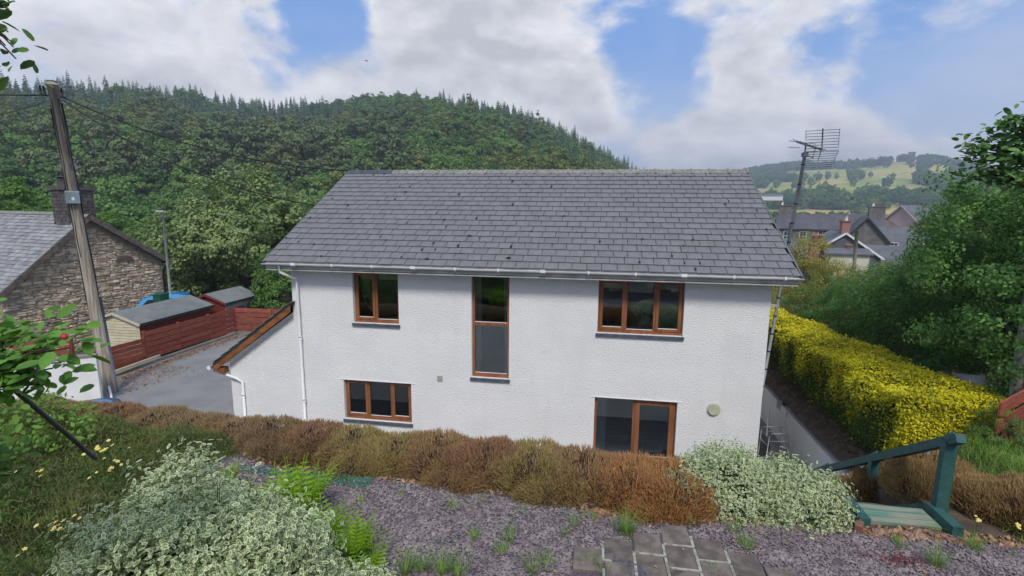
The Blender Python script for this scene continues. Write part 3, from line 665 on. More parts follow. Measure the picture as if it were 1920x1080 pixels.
for (a_, b_) in (((1511, 245), (1511, 262)), ((1575, 241), (1573, 262)), ((1573, 262), (1572, 276)), ((1507, 285), (1503, 315)), ((1572, 284), (1566, 296)), ((1566, 296), (1564, 308))):
    MB().tube([at_y(*a_, 12.), at_y(*b_, 12.)], .006, 4).build('grid_edge', ANT, am)

# ------------------------------------------------------------------ driveway edge, fence, sheds
FA, FB, FC = Vector((-17.25, 14.6, 0)), Vector((-17.0, 21.6, 0)), Vector((-11.5, 22.1, 0))
kb = MB(); kb.obox(FA+Vector((.25, -1.2, .05)), FB+Vector((.25, -.2, .05)), .14, .14); kb.obox(FB+Vector((.2, -.25, .051)), FC+Vector((0, -.25, .051)), .14, .14)
single('kerb', kb, CONC, 'long low concrete kerb edging the driveway below the red fence', 'kerb')
single('kerb_plank', MB().obox((-16.78, 14.9, .2), (-16.86, 17.0, .2), .06, .14), CREAM, 'pale yellow plank lying along the foot of the red fence', 'plank')
def board_fence(name, label, runs, zb, zt, nb, mt, gap, posts, base=0.):
    f = root(name, label, 'fence', runs[0][0])
    for (a, b, n_) in runs:
        a, b = Vector(a), Vector(b); bh = (zt-zb-gap*(nb-1))/nb
        for s_ in range(n_):
            p, q = a.lerp(b, s_/n_), a.lerp(b, (s_+1)/n_); d = (q-p).normalized(); sd_ = Vector((d.y, -d.x, 0))
            for k in range(nb):
                zc = zb+bh/2+k*(bh+gap); j = random.uniform(-.008, .008)
                MB().obox(p+d*.01+sd_*.03+Vector((0, 0, zc+j)), q-d*.01+sd_*.03+Vector((0, 0, zc-j)), .022, bh).build('board', mt, f)
            MB().obox(p-sd_*.03, p-sd_*.03+Vector((0, 0, zt+.03)), .09, .09, up=d).build('post', mt, f)
        MB().obox(b-sd_*.03, b-sd_*.03+Vector((0, 0, zt+.03)), .09, .09, up=d).build('post', mt, f)
    return f
board_fence('board_fence', 'long red-brown board fence along the driveway, five rails high', [(FA+Vector((0, 2.2, 0)), FB, 3), (FB, FC, 3)], .12, 1.22, 5, REDF, .035, 1)
board_fence('board_fence', 'lower red-brown fence section between the pole and the long fence', [(FA+Vector((-.4, -1.0, 0)), FA+Vector((0, 2.15, 0)), 2)],   .08, .98, 5, REDF, .012, 1)
board_fence('board_fence', 'red-brown fence behind the low white wall beside the stone cottage', [((-30, 15.5, 0), (-17.9, 14.5, 0), 6)], .75, 1.5, 4, REDF, .05, 1)
# low white wall left of the pole
lw = MB(); e1, e2 = at_z(193, 757, 0), at_z(-60, 790, 0)
hgt = 1.55
lw.obox(e2+Vector((0, 0, hgt/2)), e1+Vector((0, 0, hgt/2)), .22, hgt)
o = lw.build('low_white_wall', WHITEW); props(o, 'low white painted wall ending at the wooden pole', 'wall')
cw = MB(); cw.obox(e2+Vector((0, 0, hgt+.03)), e1+Vector((0, 0, hgt+.03)), .26, .06); cw.build('coping', CONC, o, world=True)

def gable_box(mb, x0, x1, y0, y1, z0, ze, zr, mt=None):
    """solid with ridge along y"""
    xm = (x0+x1)/2
    mb.extr([(x0, y0, z0), (x1, y0, z0), (x1, y0, ze), (xm, y0, zr), (x0, y0, ze)], (0, y1-y0, 0)); return mb
def shed(name, label, x0, x1, y0, y1, zb, ze, zr, front, side, roofm, boards=True):
    s_ = root(name, label, 'shed', ((x0+x1)/2, (y0+y1)/2, zb))
    gable_box(MB(), x0+.02, x1-.02, y0+.02, y1-.02, zb, ze, zr).build('wall', side, s_)
    n_ = int((zr-zb)/.12); xm = (x0+x1)/2
    for k in range(n_):                       # lap boards on the near gable
        za, zb_ = zb+k*.12, zb+k*.12+.112; hw = (x1-x0)/2 if zb_ <= ze else (x1-x0)/2*(zr-zb_)/(zr-ze)
        if hw < .06: break
        MB().add([(xm-hw, y0-.018, za), (xm+hw, y0-.018, za), (xm+hw, y0+.0, zb_), (xm-hw, y0, zb_), (xm-hw, y0+.02, za), (xm+hw, y0+.02, za), (xm+hw, y0+.02, zb_), (xm-hw, y0+.02, zb_)],
                 [(0, 1, 2, 3), (1, 5, 6, 2), (0, 3, 7, 4), (3, 2, 6, 7), (0, 4, 5, 1)]).build('board', front, s_)
    for k in range(int((ze-zb)/.14)):
        za = zb+k*.14; MB().add([(x1+.016, y0, za), (x1+.016, y1, za), (x1, y1, za+.132), (x1, y0, za+.132), (x1-.02, y0, za), (x1-.02, y1, za)], [(0, 1, 2, 3), (0, 3, 4), (0, 4, 5, 1)]).build('board', side, s_)
    xm = (x0+x1)/2; r_ = MB(); ov = .14; sl_ = (zr-ze)/(xm-x0)
    for sg in (-1, 1):
        xe = xm+sg*((x1-x0)/2+ov); z_e = ze-ov*sl_
        r_.extr([(xm, y0-.10, zr+.02), (xe, y0-.10, z_e+.02), (xe, y0-.10, z_e+.05), (xm, y0-.10, zr+.05)], (0, y1-y0+.2, 0))
    r_.build('roof', roofm, s_)
    tr_ = MB()
    for sg in (-1, 1):
        xe = xm+sg*((x1-x0)/2+ov); tr_.obox((xm, y0-.12, zr-.02), (xe, y0-.12, ze-ov*sl_-.02), .03, .10)
    tr_.build('gable_trim', front, s_)
    MB().box(x1+ov-.01, x1+ov+.015, y0-.1, y1+.1, ze-ov*sl_-.07, ze-ov*sl_+.045).build('roof_edge', FELTE, s_)
    return s_
shed('garden_shed', 'long shed with cream near gable, red side and grey felt roof', -20.15, -17.95, 17.3, 21.15, 0-.1, 1.42, 1.80, CREAM, REDS, FELT)
s2 = shed('garden_shed', 'farther small shed with grey felt roof behind the long red shed', -19.5, -17.6, 21.7, 24.0, 0-.3, 1.44, 1.80, REDS, mat('pale_shed_side', (.42, .39, .36), (.33, .3, .28), rough=.8), FELT)
for k in range(3): MB().obox((-17.56, 21.8+k*.7, .9), (-17.56, 22.35+k*.7, .9), .02, .35).build('side_panel', BARGE, s2)
tf = root('trellis_fence', 'pale grey slatted fence beyond the red fence corner', 'fence', (-16.8, 24.5, 0))
for k in range(4):
    MB().obox((-17.4, 24.0, .55+k*.25), (-15.4, 26.0, .55+k*.25), .03, .10).build('board', BARGE, tf)
for s_ in (0, .5, 1): MB().obox((-17.4+2*s_, 24+2*s_, 0), (-17.4+2*s_, 24+2*s_, 1.45), .09, .09, up=(1, 1, 0)).build('post', BARGE, tf)
# utility pole
pb_, pt_ = at_z(207, 735, 0), at_d(98, 158, 21.3)
up_ = root('utility_pole', 'tall weathered wooden utility pole leaning left beside the low white wall', 'pole', pb_)
MB().tube([pb_, pb_.lerp(pt_, .5), pt_], [.18, .16, .135], 14).build('wooden_pole', POLEW, up_)
MB().tube([pt_-Vector((0, 0, .02)), pt_+Vector((0, 0, .10))], [.145, .135], 12).build('pole_cap', mat('pole_top_cap', (.34, .32, .27), rough=.8), up_)
ax = (pt_-pb_).normalized(); sr = Vector((.79, -.61, 0)).normalized(); fr_ = Vector((-sr.y, sr.x, 0))*-1
tocam = Vector((-pb_.x, -pb_.y, 0)).normalized(); sidev = Vector((-tocam.y, tocam.x, 0))
MB().tube([pb_+sidev*-0+Vector((0, 0, 0))+(-sidev)*-.17, pb_+ax*3.2+sidev*.17], .055, 8).build('cable_conduit', CONDUIT, up_)
for (so, z0, z1, rr) in ((.165, 3.2, 9.2, .03), (-.16, 2.6, 9.0, .022), (-.10, 4.5, 9.3, .02), (.09, 7.2, 9.3, .022)):
    pts = []
    for k in range(9):
        z_ = z0+(z1-z0)*k/8; w_ = .015*math.sin(k*2.1+so*30); tap = 1-.22*z_/9.5
        pts.append(pb_+ax*z_+sidev*(so*tap+w_)+tocam*(.13*tap if abs(so) < .12 else .05))
    MB().tube(pts, rr, 6).build('cable', BLACK, up_)
bc = pb_.lerp(pt_, .655)+tocam*.22-sidev*.02
bb = MB(); a_ = sidev*.17; c_ = tocam*.08
bb.add([bc-a_-c_+Vector((0, 0, -.19)), bc+a_-c_+Vector((0, 0, -.19)), bc+a_+c_+Vector((0, 0, -.19)), bc-a_+c_+Vector((0, 0, -.19)), bc-a_-c_+Vector((0, 0, .19)), bc+a_-c_+Vector((0, 0, .19)), bc+a_+c_+Vector((0, 0, .15)), bc-a_+c_+Vector((0, 0, .15))], BOXF)
bb.build('junction_box', BOXG, up_)
bl = MB(); cc = bc+c_*1.05; bl.add([cc+sidev*(-.03)+Vector((0, 0, -.10)), cc+sidev*.04+Vector((0, 0, -.10)), cc+sidev*.04+Vector((0, 0, 0)), cc-sidev*.03+Vector((0, 0, 0))], [(0, 1, 2, 3)]); bl.build('notice_label', PAPER, up_)
ins = MB()
for k, so in enumerate((-.22, -.30, .18)): ins.tube([pt_+sidev*so-ax*.35, pt_+sidev*so+Vector((0, 0, .12))-ax*.2], [.04, .02], 6)
ins.tube([pt_-ax*.35-sidev*.34, pt_-ax*.35+sidev*.25], .02, 6); ins.build('insulator_bracket', BLACK, up_)
def wire(a, b, sag, r, label):
    a, b = Vector(a), Vector(b); pts = [a.lerp(b, k/20)-Vector((0, 0, sag*4*(k/20)*(1-k/20))) for k in range(21)]
    o = MB().tube(pts, r, 5).build('overhead_wire', BLACK); props(o, label, 'cable', 'overhead wires from the pole'); return o
pw = pt_-ax*.35
wire(pw+sidev*.2, (VX0+.1, RY, RZ+.05), .45, .019, 'upper overhead wire running from the pole to the roof ridge')
wire(pw+sidev*.2-ax*.1, (VX0-.02, EY+2.35, EZ+1.25), .5, .018, 'lower overhead wire running from the pole to the left roof verge')
wire(pw-sidev*.3, at_d(-200, 158, 24), .1, .02, 'thick black overhead wire leaving the pole to the left')
wire(pw-sidev*.25-ax*.2, at_d(-200, 250, 19), .1, .011, 'thin overhead wire slanting down left from the pole top')
wire(pw-sidev*.2-ax*2.6, at_d(190, 232, 30), .1, .010, 'short thin overhead wire behind the pole')
lm = single('white_marker_post', MB().tube([at_z(213, 762, 0), at_z(206, 738, 0)+Vector((0, 0, .25))], .035, 8), UPVC, 'short leaning white plastic post at the foot of the wooden pole', 'post')
bp = at_z(172, 762, .55); bl_ = MB()
bl_.tube([bp-Vector((0, 0, .5)), bp-Vector((0, 0, .06)), bp, bp+Vector((0, 0, .035))], [.5, .6, .66, .45], 24)
single('water_butt', bl_, BLUEL, 'round blue plastic lid showing above the heather beside the pole', 'water butt')

# ------------------------------------------------------------------ stone cottage
def cottage():
    A = at_d(158, 402, 30.); gdeg = math.radians(78); g = Vector((math.cos(gdeg), math.sin(gdeg), 0)); h = Vector((-g.y, g.x, 0))
    # local frame: x along g (to the right eave), y along h (away, along the ridge), origin under the apex
    zr, hwR, hwL = A.z, 3.2, 3.3; zeR, zeL = zr-2.2, zr-2.9; zb = -1.3
    ct = root('stone_cottage', 'old rubble stone cottage with slate roof seen from its gable', 'cottage', (A.x, A.y, 0), gdeg)
    B = lambda mb, nm, mt, par=ct: mb.build(nm, mt, par, world=False)
    B(MB().extr([(-hwL, 0, zb), (hwR, 0, zb), (hwR, 0, zeR-.15), (0, 0, zr-.15), (-hwL, 0, zeL-.15)], (0, 11, 0)), 'wall', STONEM)
    rr = random.Random(8); n_ = 0; restm = MB(); rv = []
    z = zb+.9
    while z < zr-.2:
        hgt_ = rr.uniform(.075, .16); x = -hwL+rr.uniform(-.1, 0)
        while x < hwR:
            w_ = rr.uniform(.14, .60)*(1.2 if hgt_ > .12 else 1); x1 = x+w_; xc = (x+x1)/2
            ztop = z+hgt_; lim = (zr-.2-(zr-.2-zeR)*max(xc+w_/2, 0)/hwR) if xc > 0 else zr-.2-(zr-.2-zeL)*max(-(xc-w_/2), 0)/hwL
            if ztop < lim and x1 < hwR+.02 and x > -hwL-.02:
                j = lambda q=.022: rr.uniform(-q, q); dd = rr.uniform(.02, .065)
                wv = .035*math.sin(xc*2.1+z*3)+.02*math.sin(xc*5.3+z*7); zl, zh = z+wv+.004+j(.012), ztop+wv-.004+j(.012); c1, c2 = rr.uniform(.02, .09), rr.uniform(.02, .09)
                hx = [(x+.006, (zl+zh)/2+j()), (x+c1, zl+j(.01)), (x1-c2, zl+j(.012)), (x1-.006, (zl+zh)/2+j()), (x1-c1, zh+j(.012)), (x+c2, zh+j(.01))]; cxx, czz = xc, (zl+zh)/2
                o4 = [(a_, 0, b_) for a_, b_ in hx]; i4 = [(cxx+(a_-cxx)*(1-.045/max(w_, .12))+j(.008), -dd+j(.012), czz+(b_-czz)*.72) for a_, b_ in hx]
                fs = [(6, 7, 8, 9, 10, 11)]+[(q, (q+1) % 6, 6+(q+1) % 6, 6+q) for q in range(6)]
                if n_ < 298 and z > .6 and x > -3: B(MB().add(o4+i4, fs), 'stone', STONE); n_ += 1
                else: restm.add(o4+i4, fs); rv.extend([rr.random()]*12)
            x = x1
        z += hgt_
    o = B(restm, 'wall_stones', STONES); with_rnd(o.data, rv); o['kind'] = 'stuff'
    # roof
    ov = .32; rf_ = MB()
    sR, sL = (zr-zeR)/hwR, (zr-zeL)/hwL
    for sg, s_, hw in ((1, sR, hwR), (-1, sL, hwL)):
        rf_.extr([(0, -ov, zr-.06), (sg*(hw+.25), -ov, zr-.06-s_*(hw+.25)), (sg*(hw+.25), -ov, zr+.0-s_*(hw+.25)), (0, -ov, zr)], (0, 11.4, 0))
    B(rf_, 'roof', FELTE)
    sm_ = MB(); sv = []
    for sg, s_, hw in ((-1, sL, hwL), (1, sR, hwR)):
        Ls = math.hypot(hw+.25, s_*(hw+.25)); d_ = Vector((sg, 0, -s_)).normalized(); n2 = Vector((sg*s_, 0, 1)).normalized(); nr_ = int(Ls/.2)
        for i in range(nr_):
            for j in range(40):
                y0 = -ov-.02+j*.28-(.14 if i % 2 else 0); y0c, y1c = max(y0, -ov-.02), y0+.27
                s1 = i*Ls/nr_; s0 = s1+Ls/nr_+.05+rr.uniform(-.012, .012)
                P_ = lambda s, y, hh: Vector((0, y, zr+.004))+d_*s+n2*hh
                l_ = rr.uniform(.0, .014)
                q = [P_(s0, y0c, .03+l_), P_(s0, y1c, .03+l_), P_(s1, y1c, .008), P_(s1, y0c, .008)]
                if sg == 1: q = q[::-1]
                sm_.add([v-n2*.012 for v in q]+q, BOXF); sv.extend([rr.random()]*8)
    o = B(sm_, 'roof_slates', OLDSL); with_rnd(o.data, sv); o['kind'] = 'stuff'
    for k in range(18):
        y0 = 1.7+k*.5
        B(MB().extr([(-.14, y0, zr-.04), (0, y0, zr+.09), (.14, y0, zr-.04), (0, y0, zr+.03)], (0, .48, 0)), 'ridge_tile', RIDGE)
    for sg, s_, hw in ((1, sR, hwR), (-1, sL, hwL)):
        B(MB().obox((0, -ov-.03, zr-.12), (sg*(hw+.28), -ov-.03, zr-.12-s_*(hw+.28)), .035, .20), 'bargeboard', BARGE)
    B(MB().tube([(hwR+.3, -ov, zeR-.30), (hwR+.05, -.10, zeR-.62), (hwR-.02, -.10, zeR-.9), (hwR-.02, -.10, zb)], .05, 8), 'downpipe', BLACK)
    B(MB().box(hwR+.20, hwR+.32, -ov, 11, zeR-.34, zeR-.25), 'gutter', BLACK)
    # arched relieving patch near the right eave
    pt = MB(); V_ = [(1.45+.42*math.cos(math.pi*k/10), -.07, 4.0-.62+.30*math.sin(math.pi*k/10)) for k in range(11)]
    pt.extr([(a_, b_, c_) for a_, b_, c_ in V_], (0, .06, 0)); B(pt, 'blocked_arch', mat('dark_blocked_opening', (.10, .07, .055), (.14, .1, .08), rough=1))
    # chimney: sooty bricks
    cx0, cx1, cy0, cy1, z0, z1 = -.55, .55, .12, 1.2, zr-.9, zr+1.25
    ch = B(MB().box(cx0+.02, cx1-.02, cy0+.02, cy1-.02, z0, z1-.05), 'chimney', mat('dark_chimney_mortar', (.09, .085, .08), rough=1))
    nb = 0
    nr_ = int((z1-.2-z0)/.15)
    for i in range(nr_):
        zz_ = z0+i*.15; x = cx0-(.16 if i % 2 else 0)
        while x < cx1-.02:
            xa, xb = max(x, cx0), min(x+.31, cx1)
            if xb-xa > .05: MB().box(xa+.004, xb-.012, cy0-.012+rr.uniform(-.006, .006), cy0+.03, zz_+.008, zz_+.142).build('brick', BRICKD, ch, world=False)
            x += .32
        x = cy0-(0 if i % 2 else .16)
        while x < cy1-.02:
            xa, xb = max(x, cy0), min(x+.31, cy1)
            if xb-xa > .05: MB().box(cx0-.012+rr.uniform(-.006, .006), cx0+.015, xa+.004, xb-.012, zz_+.008, zz_+.142).build('brick', BRICKD, ch, world=False)
            x += .32
    B(MB().box(cx0-.08, cx1+.08, cy0-.08, cy1+.08, z1-.18, z1-.02), 'chimney_cap', BRICKD, ch)
    B(MB().tube([(-.35, .6, z1-.02), (-.35, .6, z1+.45)], [.20, .16], 10), 'chimney_pot', BRICKD, ch)
    B(MB().tube([(-.35, .6, z1+.38), (-.35, .6, z1+.44)], [.24, .22], 10), 'pot_rim', BRICKD, ch)
    B(MB().box(cx0-.12, cx0+.45, cy0-.05, cy0+.25, z0-.0, z0+.35), 'lead_flashing', mat('pale_lead', (.26, .28, .27), rough=.7), ch)
cottage()
# street lamp, car, bin, things by the road
lp = at_d(319, 552, 31); lt = at_d(305, 397, 31)
la = root('street_lamp', 'slim grey street lamp standing right of the stone cottage', 'street lamp', (lp.x, lp.y, -1.2))
MB().tube([(lp.x, lp.y, -1.2), (lp.x, lp.y, 0), lt], [.085, .075, .05], 10).build('lamp_post', LAMPM, la)
LAMPM_ = None; hv = (at_d(292, 398, 31)-lt); MB().obox(lt+Vector((0, 0, .03))-hv*.1, lt+hv+Vector((0, 0, .06)), .16, .07).build('lamp_head', LAMPM, la)
def car(loc, rz, label, paint):
    c = root('parked_car', label, 'car', loc, rz)
    prof = [(-2.0, .35), (-2.05, .75), (-1.95, .95), (-1.75, 1.0), (-1.35, 1.42), (-1.0, 1.52), (.1, 1.53), (.55, 1.42), (1.15, .98), (1.85, .85), (2.05, .65), (2.05, .35)]
    V_ = []; F_ = []; ny = [-.84, -.80, -.62, .62, .80, .84]
    def w_at(z): return 1 if z < .98 else 1-.26*(z-.98)/.55
    secs = [(-.86, 0.), (-.80, .04), (.80, .04), (.86, 0.)]
    for (yy, rz_) in secs:
        for (x_, z_) in prof: V_.append((x_*(.985 if rz_ == 0 else 1), yy*w_at(z_), z_+(rz_ if z_ > 1.3 else 0)))
    n_ = len(prof)
    for s_ in range(3):
        for k in range(n_): F_.append((s_*n_+k, s_*n_+(k+1) % n_, (s_+1)*n_+(k+1) % n_, (s_+1)*n_+k))
    F_ += [tuple(range(n_))[::-1], tuple(range(3*n_, 4*n_))]
    MB().add(V_, F_, False).build('body', paint, c, world=False)
    CG = bpy.data.materials.get('car_glass') or mat('car_glass', (.015, .018, .02), rough=.08, spec=.6)
    rwm = MB().add([(-1.77, -.70, 1.02), (-1.77, .70, 1.02), (-1.40, .60, 1.42), (-1.40, -.60, 1.42)], [(0, 3, 2, 1)]); rwm.v = [(x_-.02, y_, z_+.02) for x_, y_, z_ in rwm.v]
    rwm.build('rear_window', CG, c, world=False)
    ws = MB().add([(1.12, -.70, 1.02), (1.12, .70, 1.02), (.60, .60, 1.44), (.60, -.60, 1.44)], [(0, 1, 2, 3)]); ws.v = [(x_+.02, y_, z_+.02) for x_, y_, z_ in ws.v]; ws.build('windscreen', CG, c, world=False)
    for sg in (-1, 1):
        q = MB()
        for (xa, xb, xc, xd) in ((-1.55, -.35, -.35, -1.15), (-.27, .95, .48, -.27)):
            q.add([(xa, sg*.862, 1.0), (xb, sg*.862, 1.0), (xc, sg*.79, 1.40), (xd, sg*.79, 1.40)], [(0, 1, 2, 3)])
        q.build('side_window', CG, c, world=False)
        for x_ in (-1.3, 1.3):
            MB().tube([(x_, sg*.70, .32), (x_, sg*.89, .32)], .32, 18).build('wheel', TYRE, c, world=False)
        MB().box(-2.06, -1.98, sg*.62-.1, sg*.62+.1, .70, .90).build('tail_light', mat('tail_light_red', (.3, .01, .01), rough=.3), c, world=False)
        MB().box(1.96, 2.06, sg*.62-.12, sg*.62+.12, .62, .76).build('headlight', UPVC, c, world=False)
    return c
cp_ = at_d(330, 556, 31.5); car((cp_.x, cp_.y, cp_.z-1.36), math.radians(40), 'sky-blue parked car with its roof showing above the shed', CARB)
gb = at_d(301, 548, 29); cb_ = root('wheelie_bin', 'dark green wheelie bin beside the stone cottage corner', 'bin', (gb.x, gb.y, -1.1))
g_ = MB(); z0_ = -1.1; g_.add([(gb.x-.16, gb.y-.2, z0_), (gb.x+.16, gb.y-.2, z0_), (gb.x+.16, gb.y+.2, z0_), (gb.x-.16, gb.y+.2, z0_), (gb.x-.2, gb.y-.25, gb.z-.12), (gb.x+.2, gb.y-.25, gb.z-.12), (gb.x+.2, gb.y+.25, gb.z-.12), (gb.x-.2, gb.y+.25, gb.z-.12)], BOXF); g_.build('bin_body', BINM, cb_)
MB().obox((gb.x-.22, gb.y, gb.z-.09), (gb.x+.22, gb.y, gb.z-.09), .54, .06).build('bin_lid', BINM, cb_)

# ------------------------------------------------------------------ garden objects
# paving slabs
pv = root('slab_path', 'stepped patch of brown-grey paving slabs with pale mortar joints in the gravel', 'paving', (.6, 4.7, 2.7))
o0 = at_z(1131, 1047, 2.74); sx_ = at_z(1187, 1053.2, 2.74)-o0; sw_ = sx_.length-.004; sx_.normalize(); sy_ = Vector((-sx_.y, sx_.x, 0)); o0 = o0+sx_*.012
sh_ = abs((at_z(1268, 1019, 2.74)-at_z(1278, 1063, 2.74)).dot(sy_))-.022
cols = []
for ci, px, pj, ptop in ((-1, 1100, 1046+22, 1024), (0, 1158, 1050, 1014), (1, 1216, 1036, 1000), (2, 1270, 1020, 982), (3, 1330, 1049, 1009), (4, 1408, 1080, 1038), (5, 1480, 1112, 1070)):
    cols.append((ci, (at_z(px, pj, 2.74)-o0).dot(sy_)/(sh_+.022)))
nc_ = []
for (ci, bj) in cols:
    k = 1
    while k > (-4 if ci >= 0 else 0):
        p = o0+sx_*(ci*(sw_+.022))+sy_*((bj+k-1)*(sh_+.022)); r1 = random.uniform(-.006, .006); V_ = []
        for dz, ins_ in ((-.05, 0), (.018, 0), (.026, .012)):
            for (a_, b_) in ((0, 0), (1, 0), (1, 1), (0, 1)):
                V_.append(p+sx_*(a_*sw_+(ins_ if a_ == 0 else -ins_)+random.uniform(-.005, .005))+sy_*(b_*sh_+(ins_ if b_ == 0 else -ins_)+random.uniform(-.005, .005))+Vector((0, 0, dz+r1+2.712-p.z)))
        MB().add(V_, [(8, 9, 10, 11)]+[(b0_+q, b0_+(q+1) % 4, b0_+4+(q+1) % 4, b0_+4+q) for b0_ in (0, 4) for q in range(4)]).build('slab', PAVE, pv)
        zc = 2.714
        if 0 <= ci <= 3:
            a1 = p+sx_*(sw_+.011)-sy_*.02; a1.z = zc; MB().obox(a1, a1+sy_*(sh_*(.98 if k < 1 else .55)), .028, .05).build('mortar_joint', MORT, pv)
        if 0 <= ci <= 3 and k == 1 or ci == 0:
            a1 = p-sx_*.011-sy_*.02; a1.z = zc-.002
            if ci == 0: MB().obox(a1, a1+sy_*(sh_*.7), .026, .05).build('mortar_joint', MORT, pv)
        if 0 <= ci <= 3:
            a1 = p-sy_*.011; a1.z = zc-.004; MB().obox(a1, a1+sx_*sw_, .024, .05).build('mortar_joint', MORT, pv)
        k -= 1
cols = [(ci, -3, bj+1) for ci, bj in cols]
# steps with handrail
st = root('garden_steps', 'faded green wooden steps with handrail leading down beside the yellow hedge', 'steps', (3.5, 6.1, 2.7))
X0, X1 = 3.08, 3.98
for k in range(3):
    MB().box(X0+.06, X1-.06, 5.86+k*.122, 5.86+k*.122+.112, 2.70, 2.745).build('tread_board', GREENW, st)
nst = 14; run, rise = .29, .195
for k in range(1, nst):
    for q in range(2): MB().box(X0+.05, X1-.05, 6.24+(k-1)*run+q*.13, 6.24+(k-1)*run+q*.13+.12, 2.70-k*rise-.04, 2.70-k*rise).build('tread_board', GREENW, st)
for x in (X0, X1+.02):
    MB().obox((x+.0, 5.74, 2.76), (x, 6.20, 2.76), .11, .15).build('stringer_block', GREENP, st)
    MB().obox((x, 6.2, 2.70), (x, 6.2+nst*run*.98, 2.70-nst*rise*.98), .06, .24).build('stringer', GREENP, st)
hr0 = Vector((X1+.08, 6.13, 3.66)); sl__ = -.67
def hrz(y): return hr0.z+(y-hr0.y)*sl__
for y in (6.16, 7.55, 8.9, 10.2):
    zb_ = 2.62+(y-6.2)*sl__
    p = MB().obox((X1+.08, y, zb_), (X1+.08, y, hrz(y)+.0), .085, .13 if y < 6.5 else .11, up=(1, 0, 0)); p.build('post', GREENP, st)
    c_ = MB().add([(X1+.02, y-.08, hrz(y)+.05), (X1+.14, y-.08, hrz(y)+.05), (X1+.14, y+.04, hrz(y)+.03), (X1+.02, y+.04, hrz(y)+.03), (X1+.08, y-.04, hrz(y)+.14)], [(0, 1, 4), (1, 2, 4), (2, 3, 4), (3, 0, 4)]); c_.build('post_top', GREENP, st)
MB().obox((X1+.08, 6.0, hrz(6.0)), (X1+.08, 10.5, hrz(10.5)), .10, .10).build('handrail', GREENP, st)
for y in (6.28, 7.6): MB().tube([(X1+.02, y+.06, hrz(y)-.14), (X1-.05, y, hrz(y)-.16), (X1-.10, y-.04, hrz(y)-.13), (X1-.08, y-.06, hrz(y)-.10)], .007, 5).build('hook', GALV, st)
br = at_z(1616, 1002, 2.72); single('half_brick', MB().obox(br+Vector((-.04, 0, .05)), br+Vector((.02, .1, .06)), .07, .09), BRICKO, 'broken orange brick lying on the gravel by the green steps', 'brick')
# red fence at the right edge
rf2 = root('red_board_fence', 'weathered red plank fence panels at the right edge behind the grass', 'fence', (6.2, 8.2, 2.6))
fa, fb, fc = Vector((6.02, 8.25, 0)), Vector((6.95, 9.0, 0)), Vector((9.4, 8.6, 0))
for (a_, b_, zz_) in ((fa, fb, (2.62, 2.93, 3.22)), (fb, fc, (2.50, 2.74, 2.98, 3.24))):
    for z_ in zz_: MB().obox(a_+Vector((0, 0, z_+.09)), b_+Vector((0, 0, z_+.13)), .03, .20).build('board', REDF, rf2)
for p in (fb, fc, fb.lerp(fc, .5)): MB().obox(p+Vector((0, .05, 2.2)), p+Vector((0, .05, 3.55)), .09, .09, up=(0, 1, 0)).build('post', REDF, rf2)
rs = at_z(1815, 712, 2.9); sh_r = root('lean_to_roof', 'pale grey sheet roof lying among bushes beyond the yellow hedge', 'shed', (rs.x, rs.y, 2.0))
MB().add([at_z(1788, 700, 3.0), at_z(1822, 727, 3.0), at_z(1850, 720, 3.02), at_z(1846, 704, 3.04)], [(0, 1, 2, 3)]).build('roof_sheet', mat('pale_grey_sheet', (.36, .38, .42), rough=.6), sh_r)
MB().obox(at_z(1786, 700, 2.97), at_z(1824, 729, 2.97), .03, .06).build('roof_edge', mat('rusty_cream_edge', (.4, .3, .2), rough=.8), sh_r)
MB().box(rs.x-.3, rs.x+.3, rs.y-.0, rs.y+.5, 1.5, 2.9).build('wall', BARGE, sh_r)
gr2 = at_d(1590, 630, 20); s3 = root('glazed_porch', 'small white framed roof light showing above the yellow hedge', 'porch', (gr2.x, gr2.y, 1.5))
MB().obox(gr2+Vector((-.25, 0, 0)), gr2+Vector((.3, .1, -.02)), .3, .05).build('roof', GALV, s3); MB().box(gr2.x-.1, gr2.x+.15, gr2.y, gr2.y+.2, 1.5, gr2.z-.03).build('post', UPVC, s3)
# walking frames stored by the corner
def wframe(loc, rz, label, w=.55, h=.82):
    f = root('walking_frame', label, 'walking frame', loc, rz, None)
    for y in (-.2, .2):
        MB().tube([(-w/2, y, 0), (-w/2+.03, y, h-.08), (-w/2+.1, y, h), (w/2-.1, y, h), (w/2-.03, y, h-.08), (w/2, y, 0)], .013, 8).build('side_frame', ALU, f, world=False)
    for (z_) in (.32, .62): MB().tube([(-w/2+.02, -.2, z_), (w/2-.02, -.2, z_)], .011, 6).build('cross_bar', ALU, f, world=False)
    for x_ in (-w/2+.02, w/2-.02): MB().tube([(x_, -.2, .5), (x_, .2, .5)], .011, 6).build('side_bar', ALU, f, world=False)
    for x_ in (-w/2, w/2):
        for y in (-.2, .2): MB().tube([(x_, y, 0), (x_, y, .05)], .02, 8).build('rubber_foot', TYRE, f, world=False)
    return f
wframe((4.55, 12.7, 0), .15, 'aluminium walking frame standing nearest beside the house corner')
wframe((4.85, 13.5, 0), 1.2, 'second aluminium walking frame behind, leaning by the white side wall', .5, .95)
dk = single('dark_sack', MB().tube([(4.3, 13.2, 0), (4.3, 13.2, .25), (4.32, 13.2, .42), (4.3, 13.2, .46)], [.3, .33, .22, .05], 12), FELTE, 'dark sack slumped behind the walking frame', 'sack')
pg = root('plant_pot', 'green plastic bucket on the patio behind the variegated shrub', 'bucket', (4.85, 12.1, 0))
MB().tube([(4.85, 12.1, 0), (4.85, 12.1, .25), (4.85, 12.1, .26), (4.85, 12.1, .30)], [.13, .175, .195, .195], 18).build('bucket_body', PURPLEG, pg)
